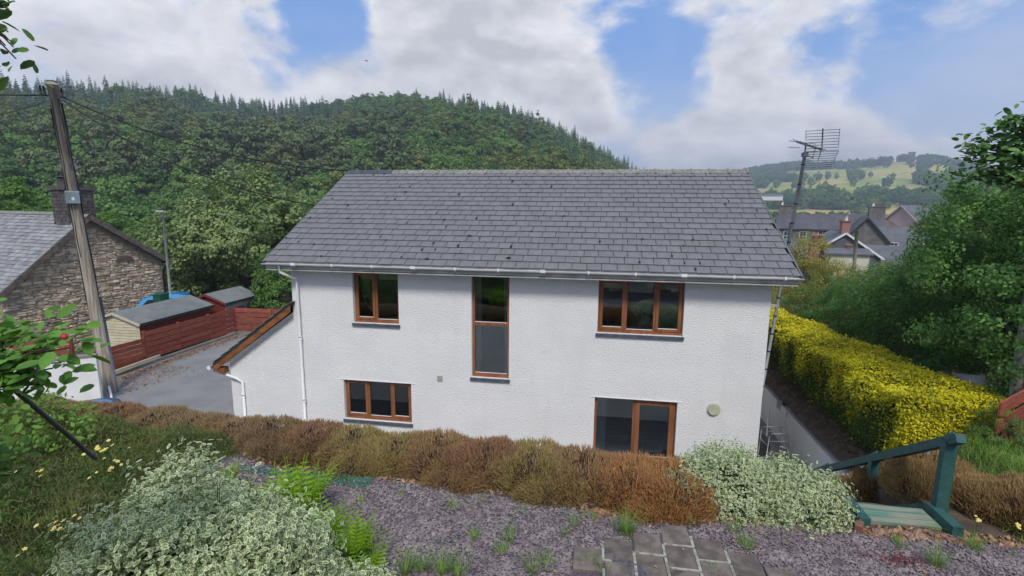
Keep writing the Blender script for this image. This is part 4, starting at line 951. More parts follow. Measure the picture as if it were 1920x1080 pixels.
MB().tube([(4.67, 12.1, .28), (4.72, 12.1, .40), (4.85, 12.1, .46), (4.98, 12.1, .40), (5.03, 12.1, .28)], .008, 6).build('bucket_handle', ALU, pg)
# slanting tube at left
gta, gtb = at_d(-80, 640, 5.2), at_d(150, 835, 6.6)
single('slanting_tube', MB().tube([gta, gtb, gtb+(gtb-gta)*.2], .021, 10), STEELDK, 'dark grey steel tube slanting down into the bank at the left', 'pipe')
# green wire edging hoops
we = root('wire_edging', 'green wire hoop edging along the foot of the heather at left', 'garden edging', (-3.8, 5.7, 2.7))
for k in range(26):
    p = at_z(450+k*9.6, 893+k*.8, 2.74); q = at_z(450+k*9.6+7, 893+k*.8, 2.74)
    pts = [p+(q-p)*(.5-.5*math.cos(math.pi*i/6))+Vector((0, 0, .14*math.sin(math.pi*i/6))) for i in range(7)]
    MB().tube(pts, .008, 4).build('hoop', GREENWIRE, we)

# ------------------------------------------------------------------ ground stuff: gravel, chips, leaf litter
def in_poly_gravel(x, y):
    front = 5.72+.06*np.sin(x*2.1)-.22*sstep(x, -1.6, .4)+.3*sstep(x, 1.0, 2.4)-.05*sstep(x, 3.4, 4.2)
    left = -4.75
    return (y < front) & (x > left) & ~((x < -2.5) & (y < 4.0+.3*np.sin(x*3)))
def gravel():
    N = 105000; x = rng.uniform(-4.9, 7.3, N); y = rng.uniform(3.3, 6.2, N)**1.0; k = in_poly_gravel(x, y); x, y = x[k], y[k]
    # leave the slabs bare
    rel = np.stack([x-o0.x, y-o0.y], 1); a = rel@np.array(sx_[:2])/(sw_+.022); b = rel@np.array(sy_[:2])/(sh_+.022); bare = np.zeros(len(x), bool)
    for (ci, lo, hi) in cols: bare |= (a > ci-.02) & (a < ci+.98) & (b < hi-.05)
    bare |= (x > X0-.05) & (x < X1+.1) & (y > 5.75)
    x, y = x[~bare], y[~bare]; N = len(x)
    s = rng.lognormal(-3.86, .38, N); s = np.clip(s, .009, .055)
    tv = [(-.5, -.32, -.15), (.45, -.4, -.15), (.5, .3, -.15), (-.35, .4, -.15), (-.42, -.2, .14), (.3, -.3, .16), (.4, .2, .12), (-.25, .3, .13)]
    tf = [(4, 5, 6, 7), (0, 1, 5, 4), (1, 2, 6, 5), (2, 3, 7, 6), (3, 0, 4, 7)]
    P = np.stack([x, y, G(x, y)+.014+rng.random(N)*.016], 1)
    R = frames(N, np.array([0, 0, 1.]), .24)
    me = scatter('slate_gravel', tv, tf, P, R, np.stack([s*rng.uniform(.9, 1.5, N), s*rng.uniform(.6, 1.1, N), s*rng.uniform(.35, .9, N)], 1), GRAV)
    props(link('slate_gravel', me), 'plum and grey slate chippings covering the garden path', 'gravel', kind='stuff')
    N = 2600; x = rng.uniform(-4.6, 5.6, N); fr = 5.80-.22*sstep(x, -1.6, .4)+.24*sstep(x, 1.0, 2.4)-.1*sstep(x, 3.8, 5)
    dens = .25+.75*sstep(x, -.9, .2)
    kk = rng.random(N) < dens; x, fr = x[kk], fr[kk]; N = len(x)
    y = fr+rng.normal(0, .055, N)-.02; y[(x > 3) & (x < 4.1)] -= .12; P = np.stack([x, y, G(x, y)+.03], 1)
    s = rng.uniform(.015, .06, N)
    me = scatter('wood_chips', tv, tf, P, frames(N, np.array([0, 0, 1.]), .5), np.stack([s*1.3, s*.8, s*.3], 1), CHIP)
    props(link('wood_chips', me), 'tan bark chips spilled along the foot of the shrubs', 'bark chips', kind='stuff')
    N = 60; x = rng.uniform(-3, 6, N); y = rng.uniform(4, 5.6, N); P = np.stack([x, y, G(x, y)+.045], 1)
    me = scatter('fallen_leaves', *LEAF4, P, frames(N, np.array([0, 0, 1.]), .3), rng.uniform(.03, .07, N), CHIP)
    props(link('fallen_leaves', me), 'dry brown leaves scattered over the slate gravel', 'leaves', kind='stuff')
gravel()
x = rng.uniform(5.28, 6.2, 2600); y = rng.uniform(9.4, 16, 2600); P = np.stack([x, y, G(x, y)+.02], 1)
me = scatter('dry_litter', *LEAF4, P, frames(2600, np.array([0, 0, 1.]), .5), rng.uniform(.03, .09, 2600), mat('dry_litter', (.20, .14, .09), (.10, .07, .045), rough=1, nscale=3, rnd=.3))
props(link('side_bed_litter', me), 'dry brown litter on the soil strip between side wall and yellow hedge', 'litter', kind='stuff')

x = np.concatenate([rng.normal(-16.45, .16, 1500), rng.normal(-15.6, .5, 500)]); y = np.concatenate([rng.uniform(14.4, 21.2, 1500), rng.uniform(13.6, 16.5, 500)]); P = np.stack([x, y, 0*x+.03], 1)
me = scatter('kerb_litter', *LEAF4, P, frames(2000, np.array([0, 0, 1.]), .4), rng.uniform(.03, .10, 2000), CHIP)
props(link('kerb_litter', me), 'orange-brown dead leaves gathered along the kerb of the driveway', 'leaves', kind='stuff')

# ------------------------------------------------------------------ plants
def sph(n, r=rng):
    v = r.normal(0, 1, (n, 3)); return v/np.linalg.norm(v, axis=1, keepdims=True)
def heather_mesh(seed, n=7500, L=1.0, Wd=.88, Hh=.40):
    r = np.random.default_rng(seed); d = sph(n*2, r); d = d[d[:, 2] > -.12][:n]; n = len(d)
    bumps = 1+.06*np.sin(d[:, 0]*5+seed)+.05*np.cos(d[:, 1]*6+seed*2)+.03*np.sin(d[:, 0]*13+d[:, 2]*9)
    k = r.uniform(.6, 1., n)**.4*bumps; sup = np.sign(d)*np.abs(d)**.72
    P = sup*np.array([L/2, Wd/2, Hh])*k[:, None]
    dirn = d*np.array([.75, .75, .7])+np.array([0, 0, .75])+r.normal(0, .28, (n, 3))
    z = dirn/np.linalg.norm(dirn, axis=1, keepdims=True); a = r.normal(0, 1, (n, 3)); x = a-(a*z).sum(1, keepdims=True)*z; x /= np.linalg.norm(x, axis=1, keepdims=True)
    R = np.stack([x, np.cross(z, x), z], 2); ln = r.uniform(.035, .085, n); wd = r.uniform(.008, .014, n)
    v, f = spike(2); return scatter('shoots', v, f, P-z*ln[:, None]*.4, R, np.stack([wd, wd, ln], 1), L_HEATH, r.random(n))
def core_mesh(name, L, Wd, Hh, mt, seed=0):
    me = MB(); n1_, n2_ = 14, 8; V_ = []
    for j in range(n2_+1):
        ph = math.pi/2*j/n2_
        for i in range(n1_):
            th = 2*math.pi*i/n1_; q = [math.cos(th)*math.cos(ph), math.sin(th)*math.cos(ph), math.sin(ph)]
            q = [math.copysign(abs(c)**.72, c) for c in q]; V_.append((q[0]*L/2, q[1]*Wd/2, q[2]*Hh))
    F_ = [(j*n1_+i, j*n1_+(i+1) % n1_, (j+1)*n1_+(i+1) % n1_, (j+1)*n1_+i) for j in range(n2_) for i in range(n1_)]
    me.add(V_, F_, True); return me.mesh(name, mt)
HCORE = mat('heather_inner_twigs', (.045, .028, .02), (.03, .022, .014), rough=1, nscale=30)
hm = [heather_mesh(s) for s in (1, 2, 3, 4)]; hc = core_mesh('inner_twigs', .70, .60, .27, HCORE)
def heather(x, y, sc, tint, label, rz=None, z=None, group='heather plants of the low hedge', k=None):
    r_ = root('heather_shrub', label, 'heather', (x, y, (gz(x, y) if z is None else z)-.02), rz if rz is not None else random.uniform(0, 6.28), group)
    r_.scale = sc
    a = link('shoots', hm[random.randrange(4) if k is None else k], r_); a.color = (*tint, 1); b = link('inner_twigs', hc, r_); return r_
RUST, BRN, OLV, PUR, ORG = (1.02, .90, .80), (.90, .88, .80), (.95, 1.0, .76), (.92, .74, .74), (1.28, .94, .68)
hl_ = [(-9.0, 6.55, BRN, 'dull brown heather at the far left end of the hedge'), (-8.2, 6.5, RUST, 'rusty heather behind the slanting tube'), (-7.45, 6.5, PUR, 'reddish brown heather below the wooden pole'),
       (-6.7, 6.5, BRN, 'brown heather below the blue lid'), (-6.0, 6.45, BRN, 'grey-brown heather in front of the driveway'), (-5.3, 6.42, RUST, 'rusty brown heather in front of the garage downpipe'),
       (-4.6, 6.38, BRN, 'dark brown heather left of the lower left window'), (-3.95, 6.35, PUR, 'purplish heather under the lower left window'), (-3.3, 6.35, OLV, 'olive-brown heather below the lower left window'),
       (-2.65, 6.3, OLV, 'yellowish olive heather right of the lower left window'), (-2.0, 6.28, RUST, 'pinkish brown heather left of the purple-red one'), (-1.35, 6.22, PUR, 'purple-red heather in the middle of the hedge'),
       (-.7, 6.15, OLV, 'green-tinged heather left of the patio door'), (-.05, 6.1, RUST, 'pink-brown heather in front of the left door jamb'), (.55, 6.05, ORG, 'orange-brown heather in front of the patio door'), (1.05, 5.95, ORG, 'bright orange-brown heather touching the variegated shrub')]
for i, (x, y, tnt, lab) in enumerate(hl_):
    heather(x, y, (1.16, 1.15+.1*(x > -1), (.62 if x < -5 else .82) if x < -2.5 else 1.0), tnt, lab, rz=(i % 2)*math.pi+random.uniform(-.3, .3))
    if x > -5.0 and i % 2 == 0: heather(x+.3, y-.32, (1.0, .75, .66), tnt, lab.replace(' heather', ' low heather sprawl in front of the heather', 1) if False else 'low front sprawl of '+lab, rz=random.uniform(-.3, .3))
for (x, y, sc, lab) in ((4.75, 6.5, (.9, .9, .8), 'brown heather mound just right of the green step post'), (5.1, 6.3, (1.15, 1, 1.0), 'largest brown heather mound right of the green steps'), (4.78, 7.4, (.95, 1.3, 1.35), 'brown heather seen through the handrail between the first two posts'),
                        (4.72, 8.55, (.95, 1.4, 1.2), 'brown heather seen through the handrail beyond the second post'), (5.6, 5.95, (.9, .8, .6), 'low brown heather at the gravel edge near the right side'),
                        (4.22, 6.8, (.62, .9, 1.0), 'small brown heather right behind the green tread'), (4.22, 7.7, (.6, 1.0, 1.1), 'small brown heather against the handrail, halfway down'), (4.24, 8.6, (.6, 1.0, 1.0), 'small brown heather farthest down along the handrail')):
    heather(x, y, sc, (.9, .82, .62), lab, group='heather mounds by the steps')

def leafy_blob(n, semi, seed, clump=.10, nclump=130, up=.25, low=-.1):
    r = np.random.default_rng(seed); c = sph(nclump*2, r); c = c[c[:, 2] > low][:nclump]; kk = r.uniform(.80, 1.0, (len(c), 1))*(1+.08*np.sin(c[:, :1]*6+seed))
    C = np.sign(c)*np.abs(c)**.85*np.array(semi)*kk; idx = r.integers(0, len(C), n); off = r.normal(0, clump, (n, 3)); P = C[idx]+off
    N_ = c[idx]+off/clump*.35+np.array([0, 0, up]); N_ /= np.linalg.norm(N_, axis=1, keepdims=True); return P, N_, r
HV, HF, HE = hexleaf()
def varieg_shrub(loc, semi, n, seed, leaf, label, ncl=150, clump=.09, cover=1.):
    s_ = root('variegated_shrub', label, 'shrub', loc)
    P, N_, r = leafy_blob(n, semi, seed, clump, ncl)
    me = scatter('leaves', HV, HF, P, frames(len(P), N_, .55, r), r.uniform(.65, 1.15, len(P))*leaf, L_VAR, r.random(len(P)), HE); link('leaves', me, s_)
    cm = core_mesh('inner_stems', semi[0]*1.5, semi[1]*1.5, semi[2]*.76, mat('shrub_inner_green', (.05, .085, .035), (.03, .055, .022), rough=1, nscale=12)); link('inner_stems', cm, s_)
    v, f = spike(2); m_ = 40; d = sph(m_*3, r); d = d[d[:, 2] > .3][:m_]; Q = d*np.array(semi)*.95; z = d+np.array([0, 0, .8]); z /= np.linalg.norm(z, axis=1, keepdims=True)
    a = r.normal(0, 1, (len(d), 3)); x = a-(a*z).sum(1, keepdims=True)*z; x /= np.linalg.norm(x, axis=1, keepdims=True)
    ln = r.uniform(.08, .2, len(d)); _s = link('stems', scatter('stems', v, f, Q, np.stack([x, np.cross(z, x), z], 2), np.stack([ln*0+.006, ln*0+.006, ln], 1), TWIG), s_); _s['kind'] = 'stuff'
    # leaves on the protruding stems
    k = 7; Q2 = np.repeat(Q, k, 0)+np.repeat(z*ln[:, None], k, 0)*r.uniform(.4, 1.1, (len(Q)*k, 1))+r.normal(0, .012, (len(Q)*k, 3))
    link('shoot_leaves', scatter('shoot_leaves', HV, HF, Q2, frames(len(Q2), np.array([0, 0, 1.]), .8, r), r.uniform(.6, 1., len(Q2))*leaf, L_VAR, r.random(len(Q2)), HE), s_)
    return s_
c1 = at_d(345, 1000, 3.4)
varieg_shrub((c1.x-.05, c1.y+.15, 3.05), (.82, .75, 1.45), 42000, 3, .037, 'tall cream-edged variegated shrub in the left foreground', ncl=420, clump=.08)
c2 = at_d(600, 1085, 3.3)
varieg_shrub((c2.x, c2.y, 2.75), (.60, .55, .95), 22000, 5, .036, 'lower cream-edged variegated shrub at the bottom, right of the tall one', ncl=240, clump=.07)
c3 = at_d(180, 1110, 3.2)
varieg_shrub((c3.x, c3.y, 3.0), (.5, .5, .98), 17000, 6, .036, 'small variegated shrub at the bottom left, beside the tall one', ncl=200, clump=.07)
varieg_shrub((1.72, 6.1, 2.62), (.72, .55, .66), 17000, 8, .036, 'pale variegated shrub between the heather and the green steps, left half', ncl=300, clump=.06)
varieg_shrub((2.45, 6.05, 2.60), (.55, .5, .58), 13000, 9, .036, 'pale variegated shrub next to the green steps, right half', ncl=240, clump=.06)

def fern(loc, n, L, label, seed, tilt=.6, mt=None):
    r = random.Random(seed); f_ = root('fern', label, 'fern', loc, 0, 'ferns beside the gravel')
    for k in range(n):
        th = 2*math.pi*k/n+r.uniform(-.4, .4); d = Vector((math.cos(th), math.sin(th), 0)); l_ = L*1.2*r.uniform(.7, 1.1); tl = tilt*r.uniform(.4, 1.2); m_ = MB(); S_ = 15
        P_ = []
        for i in range(S_+1):
            q = i/S_; P_.append(d*(l_*(.12*q+.75*tl*q*q))+Vector((0, 0, l_*(q-.42*tl*q*q))))
        sd_ = d.cross(Vector((0, 0, 1)))
        for i in range(2, S_):
            w_ = l_*.24*math.sin(math.pi*min(1, (i/S_)*.95+.12))**.8*(1-.3*i/S_); tn = (P_[i+1]-P_[i-1]).normalized()
            for sg in (-1, 1):
                for u in (0,):
                    b = P_[i].lerp(P_[i+1], u); tip = b+sd_*sg*w_+tn*w_*.45-Vector((0, 0, w_*.15)); mid = b.lerp(tip, .5)
                    m_.add([b, mid-tn*w_*.11, tip, mid+tn*w_*.11+Vector((0, 0, .004))], [(0, 1, 2, 3)])
        m_.tube(P_, .004, 3, cap=False)
        m_.build('frond', mt or L_FERN, f_, world=False)
    return f_
FM2 = None
for i, (px, py, n_, L, lab) in enumerate(((555, 968, 26, .72, 'largest bright green fern right of the variegated shrub'), (610, 1010, 20, .6, 'bright fern between the large fern and the gravel'), (665, 1030, 20, .55, 'bright fern at the gravel edge farthest right'),
        (515, 950, 18, .6, 'bright fern tucked behind the tall variegated shrub'), (690, 1070, 14, .45, 'small fern at the bottom next to the gravel'), (580, 930, 14, .5, 'bright fern farthest back'), (430, 900, 8, .35, 'small fern behind the top of the tall variegated shrub'))):
    p = at_z(px, py, 2.9); fern((p.x, p.y, gz(p.x, p.y)-.02), n_, L, lab, i)
def tuft(loc, n, L, label, seed, mt=None, spread=.05, w=.006, group='grass tufts growing in the gravel', name='grass_tuft', cat='grass'):
    r = np.random.default_rng(seed); th = r.uniform(0, 6.28, n); out_ = np.stack([np.cos(th), np.sin(th), 0*th], 1)
    x = np.stack([-np.sin(th), np.cos(th), 0*th], 1); z = out_*r.uniform(0, .5, (n, 1))+np.array([0, 0, 1.]); z /= np.linalg.norm(z, axis=1, keepdims=True); y = np.cross(z, x)
    P = out_*r.uniform(0, spread, (n, 1)); ln = L*r.uniform(.4, 1.1, n)
    me = scatter('grass_tuft', *BLADE, P, np.stack([x, y*-1, z], 2), np.stack([ln*0+w, ln, ln], 1), mt or L_GRASS, r.random(n))
    o = link(name, me, loc=loc); props(o, label, cat, group); return o
tl_ = [(1175, 1000, .26, 90, 'largest yellowish grass tuft at the top left of the slabs'), (1110, 975, .12, 22, ''), (1078, 985, .2, 26, ''), (1060, 1000, .16, 20, ''), (905, 940, .12, 16, ''), (852, 955, .2, 26, ''), (958, 1010, .18, 45, ''), (890, 1010, .12, 50, ''),
       (940, 1035, .16, 30, ''), (830, 1075, .22, 60, ''), (790, 1070, .2, 50, ''), (760, 1078, .22, 60, ''), (860, 1080, .2, 50, ''), (1300, 985, .16, 26, ''), (1215, 975, .16, 26, ''), (1375, 1000, .15, 30, ''), (1420, 985, .1, 14, ''), (1400, 1030, .14, 50, ''), (1100, 1060, .14, 20, ''), (1000, 1070, .2, 40, ''), (1025, 1060, .14, 26, ''),
       (1685, 1025, .14, 36, ''), (1755, 1060, .2, 70, ''), (1825, 1030, .17, 50, ''), (1750, 1000, .12, 22, ''), (1900, 990, .2, 40, ''), (1860, 965, .16, 30, ''), (1130, 1075, .12, 18, ''), (700, 1060, .25, 50, ''), (640, 1040, .3, 60, ''), (1340, 1075, .1, 14, ''), (980, 960, .1, 14, ''), (750, 930, .1, 12, ''), (680, 945, .16, 18, '')]
for i, (px, py, L, n_, lab) in enumerate(tl_):
    p = at_z(px, py, 2.72)
    if not lab:
        land = 'below the heather hedge' if py < 1000 and px < 1250 else 'at the bottom edge' if py > 1050 else 'beside the paving slabs' if 1050 < px < 1450 else 'right of the green steps' if px > 1600 else 'in the middle of the gravel'
        lab = '%s grass tuft %s' % ('small thin' if n_ < 25 else 'wispy' if n_ < 45 else 'dense', land)
    tuft((p.x, p.y, gz(p.x, p.y)+.01), int(n_*1.4), L*1.3, lab, i+50, spread=.07)
sp_ = at_z(1692, 1055, 2.72)
me = scatter('red_sedum', *LEAF4, np.stack([rng.normal(0, .13, 260), rng.normal(0, .045, 260), rng.uniform(.01, .05, 260)], 1), frames(260, np.array([0, 0, 1.]), .5), rng.uniform(.012, .03, 260), L_SED)
props(link('red_sedum', me, loc=sp_), 'patch of dark red creeping sedum in the gravel below the steps', 'sedum', kind='stuff')

# ground cover on the left bank
def cover(name, label, cat, poly_fn, N, L, mt, x0, x1, y0, y1, hfun, jit=.6, w=.012, blade=True, kind='stuff', leafsz=None):
    x = rng.uniform(x0, x1, N); y = rng.uniform(y0, y1, N); k = poly_fn(x, y); x, y = x[k], y[k]; n_ = len(x)
    hh = hfun(x, y)*rng.uniform(.35, 1., n_)**.5; P = np.stack([x, y, G(x, y)+hh], 1)
    if blade:
        z = np.stack([rng.normal(0, jit, n_), rng.normal(-.1, jit, n_), np.ones(n_)], 1); z /= np.linalg.norm(z, axis=1, keepdims=True); a = rng.normal(0, 1, (n_, 3)); xx = a-(a*z).sum(1, keepdims=True)*z; xx /= np.linalg.norm(xx, axis=1, keepdims=True)
        ln = L*rng.uniform(.4, 1.1, n_); me = scatter(name, *BLADE, P-z*ln[:, None]*.5, np.stack([xx, np.cross(z, xx), z], 2), np.stack([ln*0+w, ln, ln], 1), mt)
    else: me = scatter(name, *(LEAF2), P, frames(n_, np.array([0, -.3, 1.]), .6), rng.uniform(.6, 1.2, n_)*L, mt)
    o = link(name, me); props(o, label, cat, kind=kind); return o
edge_ = lambda x, y: (1-sstep(x, -5.3, -4.7)*sstep(y, 4.5, 5.0))*sstep(y, 6.25, 5.9)*(1-sstep(x, -3.1, -2.5))
hcov = lambda x, y: (.24+.12*np.sin(x*2.3+y)+.12*np.cos(y*3.1-x*1.4)+.07*np.sin(x*7+y*6)+.05*np.sin(x*13-y*9)).clip(.12)*edge_(x, y)
lb = lambda x, y: (x < -2.9-.5*(5.6-y)*0) & (y < 6.15) & ~((x > -4.7) & (y > 4.7)) & ~((x > -3.2) & (y > 4.4))
grid('ground_cover_base', -12, -2.4, .8, 6.15, .1, lambda x, y: G(x, y)+hcov(x, y)*.5, mat('cover_base', (.045, .06, .022), (.055, .05, .026), rough=1, nscale=9), keep=lb)
cover('ground_cover', 'mixed dark green and brown low ground cover on the left bank', 'ground cover', lb, 150000, .13, L_COVER, -11, -2.4, 1.0, 6.15, hcov, .7, .010)
cover('ground_cover_leaves', 'small green leaves among the ground cover on the left bank', 'ground cover', lb, 42000, .034, L_BROAD, -11, -2.4, 1.0, 6.15, hcov, blade=False)
lb2 = lambda x, y: (x < -6.2+.4*np.sin(y*3)) & (y < 5.6)
cover('bright_ground_leaves', 'fresh green leaves in the far left corner of the bank', 'ground cover', lb2, 9000, .07, L_BRIGHT, -10, -5.6, 2.2, 5.8, lambda x, y: hcov(x, y)+.22, blade=False)
gb_ = lambda x, y: (x > 5.1) & (y < 8.3) & (y > 6.3) & (x-5.1 > (6.9-y)*.6)
cover('grass_patch', 'long green grass in front of the red fence panels at the right', 'grass', gb_, 16000, .24, L_GRASS, 5.0, 9.5, 6.1, 8.4, lambda x, y: .10+0*x, .35, .010)
cover('border_weeds', 'low weeds along the right hand border edge', 'weeds', lambda x, y: (y > 5.35+.1*np.sin(x*5)) & (x > 4.6), 1800, .12, L_GRASS, 4.5, 8, 5.3, 6.3, lambda x, y: .05+0*x, .5, .008)

def flowers(px, py, n_, spread, label, d=None, z=3.35, sc=.021):
    """a potentilla spray: blossoms of five petals on thin stems"""
    c = at_z(px, py, z); f_ = root('yellow_flower_cluster', label, 'flowers', (c.x, c.y, gz(c.x, c.y)), 0, 'pale yellow blossoms on the left bank')
    r = random.Random(px); 
    for k in range(n_):
        x_, y_ = r.gauss(0, spread), r.gauss(0, spread*.8); zz_ = z-gz(c.x, c.y)+r.uniform(-.03, .05); m_ = MB(); s_ = sc*r.uniform(.7, 1.2); tx, ty = r.uniform(-.4, .4), r.uniform(-.9, -.2)
        for q in range(5):
            a0 = 2*math.pi*q/5; p_ = lambda rr, da: Vector((x_+rr*math.cos(a0+da), y_+rr*math.sin(a0+da), zz_+rr*math.cos(a0+da)*tx+rr*math.sin(a0+da)*-ty*.6+rr*.2))
            m_.add([Vector((x_, y_, zz_)), p_(s_*.75, -.5), p_(s_, 0), p_(s_*.75, .5)], [(0, 1, 2, 3)])
        m_.build('blossom', PETY, f_, world=False); MB().tube([(x_*.6, y_*.6, 0), (x_, y_, zz_)], .002, 3).build('stem', L_GRASS, f_, world=False)
for (px, py, n_, sp2, lab) in ((185, 845, 14, .13, 'largest cluster of yellow blossoms on the bank below the slanting tube'), (222, 862, 4, .05, 'few yellow blossoms just right of the largest cluster'), (57, 888, 5, .07, 'small cluster of pale yellow blossoms at the far left'), (115, 985, 9, .07, 'cluster of yellow blossoms left of the tall variegated shrub'),
        (40, 1040, 2, .03, 'pair of yellow blossoms near the bottom left corner'), (40, 1068, 1, .01, 'single yellow blossom in the bottom left corner'), (150, 967, 1, .01, 'lone yellow blossom above the cluster by the tall shrub'), (190, 888, 3, .05, 'three pale blossoms low on the bank behind the tall shrub'), (165, 892, 2, .04, 'two pale blossoms left of the three low ones')):
    flowers(px, py, n_, sp2, lab, z=gz(*at_z(px, py, 3.4)[:2])+.34)
def small_flower_r(px, py, lab):
    c = at_z(px, py, 3.0); flowers(px, py, 3, .03, lab, z=3.05, sc=.022)
small_flower_r(1825, 972, 'yellow blossom on the brown heather mound at right'); small_flower_r(1905, 985, 'yellow blossoms at the right edge of the border')

# rose-like shrub, near left
def branch_shrub(name, label, cat, base, tips, leafn, leaf, mt, seed, flower=None, via=None):
    r = random.Random(seed); s_ = root(name, label, cat, base); st_ = MB(); LP_ = []; LN = []
    for tp in tips:
        b = Vector(base); tp = Vector(tp); mid = b.lerp(tp, .5)+Vector((r.uniform(-.1, .1), r.uniform(-.1, .1), r.uniform(.05, .2)))
        if via is not None:
            v_ = via+Vector((r.uniform(-.1, .1), r.uniform(-.1, .1), r.uniform(-.08, .08))); st_.tube([b, v_], [.012, .007], 5); b = v_; mid = b.lerp(tp, .5)+Vector((0, 0, r.uniform(.0, .08)))
        pts = [b.lerp(mid, q/4).lerp(mid.lerp(tp, q/4), q/4) for q in range(5)]; st_.tube(pts, [.007, .006, .005, .004, .003], 5)
        for k in range(leafn):
            q = r.uniform(.45, 1.05)*4; i = min(3, int(q)); p = pts[i].lerp(pts[i+1], q-i); LP_.append(p+Vector((r.gauss(0, .055), r.gauss(0, .055), r.gauss(.0, .05)))); LN.append((r.gauss(0, .3), r.gauss(-.3, .3), 1))
    st_.build('stems', TWIG, s_)['kind'] = 'stuff'; P = np.array([tuple(p) for p in LP_])-np.array(tuple(base)); N_ = np.array(LN)
    rr = np.random.default_rng(seed); link('leaves', scatter('leaves', *LEAFH, P, frames(len(P), N_, .35, rr), rr.uniform(.5, 1.15, len(P))*leaf, mt, rr.random(len(P))), s_)
    if flower:
        m_ = MB(); c = Vector(flower)
        for q in range(9):
            a0 = q*2.4; rr_ = .004+.0006*q; p = c+Vector((rr_*math.cos(a0), rr_*math.sin(a0), 0)); m_.add([c-Vector((0, 0, .02)), p+Vector((.006*math.cos(a0+.9), .006*math.sin(a0+.9), .003)), p+Vector((0, 0, .016)), p+Vector((.006*math.cos(a0-.9), .006*math.sin(a0-.9), .003))], [(0, 1, 2, 3)])
        m_.build('flower', PETP, s_)
    return s_
tips = [at_d(px, py, d) for px, py, d in ((100, 625, 2.6), (130, 652, 2.5), (50, 605, 2.7), (85, 655, 2.4), (20, 640, 2.6), (115, 680, 2.5), (40, 700, 2.5), (80, 720, 2.4), (-20, 600, 2.6), (0, 680, 2.4), (110, 640, 2.7), (-40, 660, 2.6), (20, 730, 2.5), (55, 660, 2.6), (100, 690, 2.6))]
bs = at_d(-380, 800, 2.8); bs.z = gz(bs.x, bs.y)
branch_shrub('rose_bush', 'leafy rose bush with one pink bloom at the left edge', 'rose bush', bs, tips, 42, .060, L_ROSE, 4, flower=at_d(120, 632, 2.5), via=at_d(-260, 760, 2.7))
tips = [at_d(px, py, d) for px, py, d in ((-20, 800, 3.2), (0, 840, 3.2), (0, 860, 3.1), (30, 860, 3.3), (-30, 820, 3.0), (20, 890, 3.2), (0, 930, 3.0), (10, 830, 3.5))]
bs = at_d(-420, 1200, 3.4); bs.z = gz(bs.x, bs.y)
branch_shrub('leafy_bush', 'light green leafy bush at the left edge below the rose bush', 'bush', bs, tips, 60, .055, L_BRIGHT, 6, via=at_d(-260, 960, 3.2))
# overhanging oak twigs, top left
tips = [at_d(px, py, d) for px, py, d in ((20, 5, 4.2), (30, 110, 4.2), (15, 60, 4.1), (10, 85, 4.3), (0, 125, 4.2), (5, 30, 4.2), (-20, 90, 4.2), (-20, 20, 4.2), (-60, 60, 4.2), (25, 88, 4.3))]
otr = root('oak_tree', 'overhanging tree twigs at the top left corner', 'tree', (-7.5, 1.2, gz(-7.5, 1.2)))
tk = MB().tube([(-7.5, 1.2, 3.0), (-7.3, 1.5, 6), (-6.6, 2.0, 8.5), (-5.0, 2.2, 9.3)], [.22, .18, .12, .05], 10); tk.build('trunk', BARK, otr)
br_ = MB(); LPs = []; r = random.Random(2); j0 = Vector((-5.6, 2.2, 8.95))
for tp in tips:
    pts = [j0.lerp(tp, q/5)+Vector((0, 0, .25*math.sin(math.pi*q/5))) for q in range(6)]; br_.tube(pts, [.03, .022, .016, .012, .008, .004], 5)
    for k in range(26): q = r.uniform(.72, 1.02); i = min(4, int(q*5)); LPs.append(pts[i].lerp(pts[i+1], q*5-i)+Vector((r.gauss(0, .06), r.gauss(0, .06), r.gauss(0, .05))))
br_.build('branch', BARK, otr)
P = np.array([tuple(p) for p in LPs])-np.array(tuple(otr.location)); rr = np.random.default_rng(5)
link('leaves', scatter('leaves', *LEAFH, P, frames(len(P), np.array([0, 0, 1.]), .6, rr), rr.uniform(.045, .09, len(P)), L_DARK, rr.random(len(P))), otr)

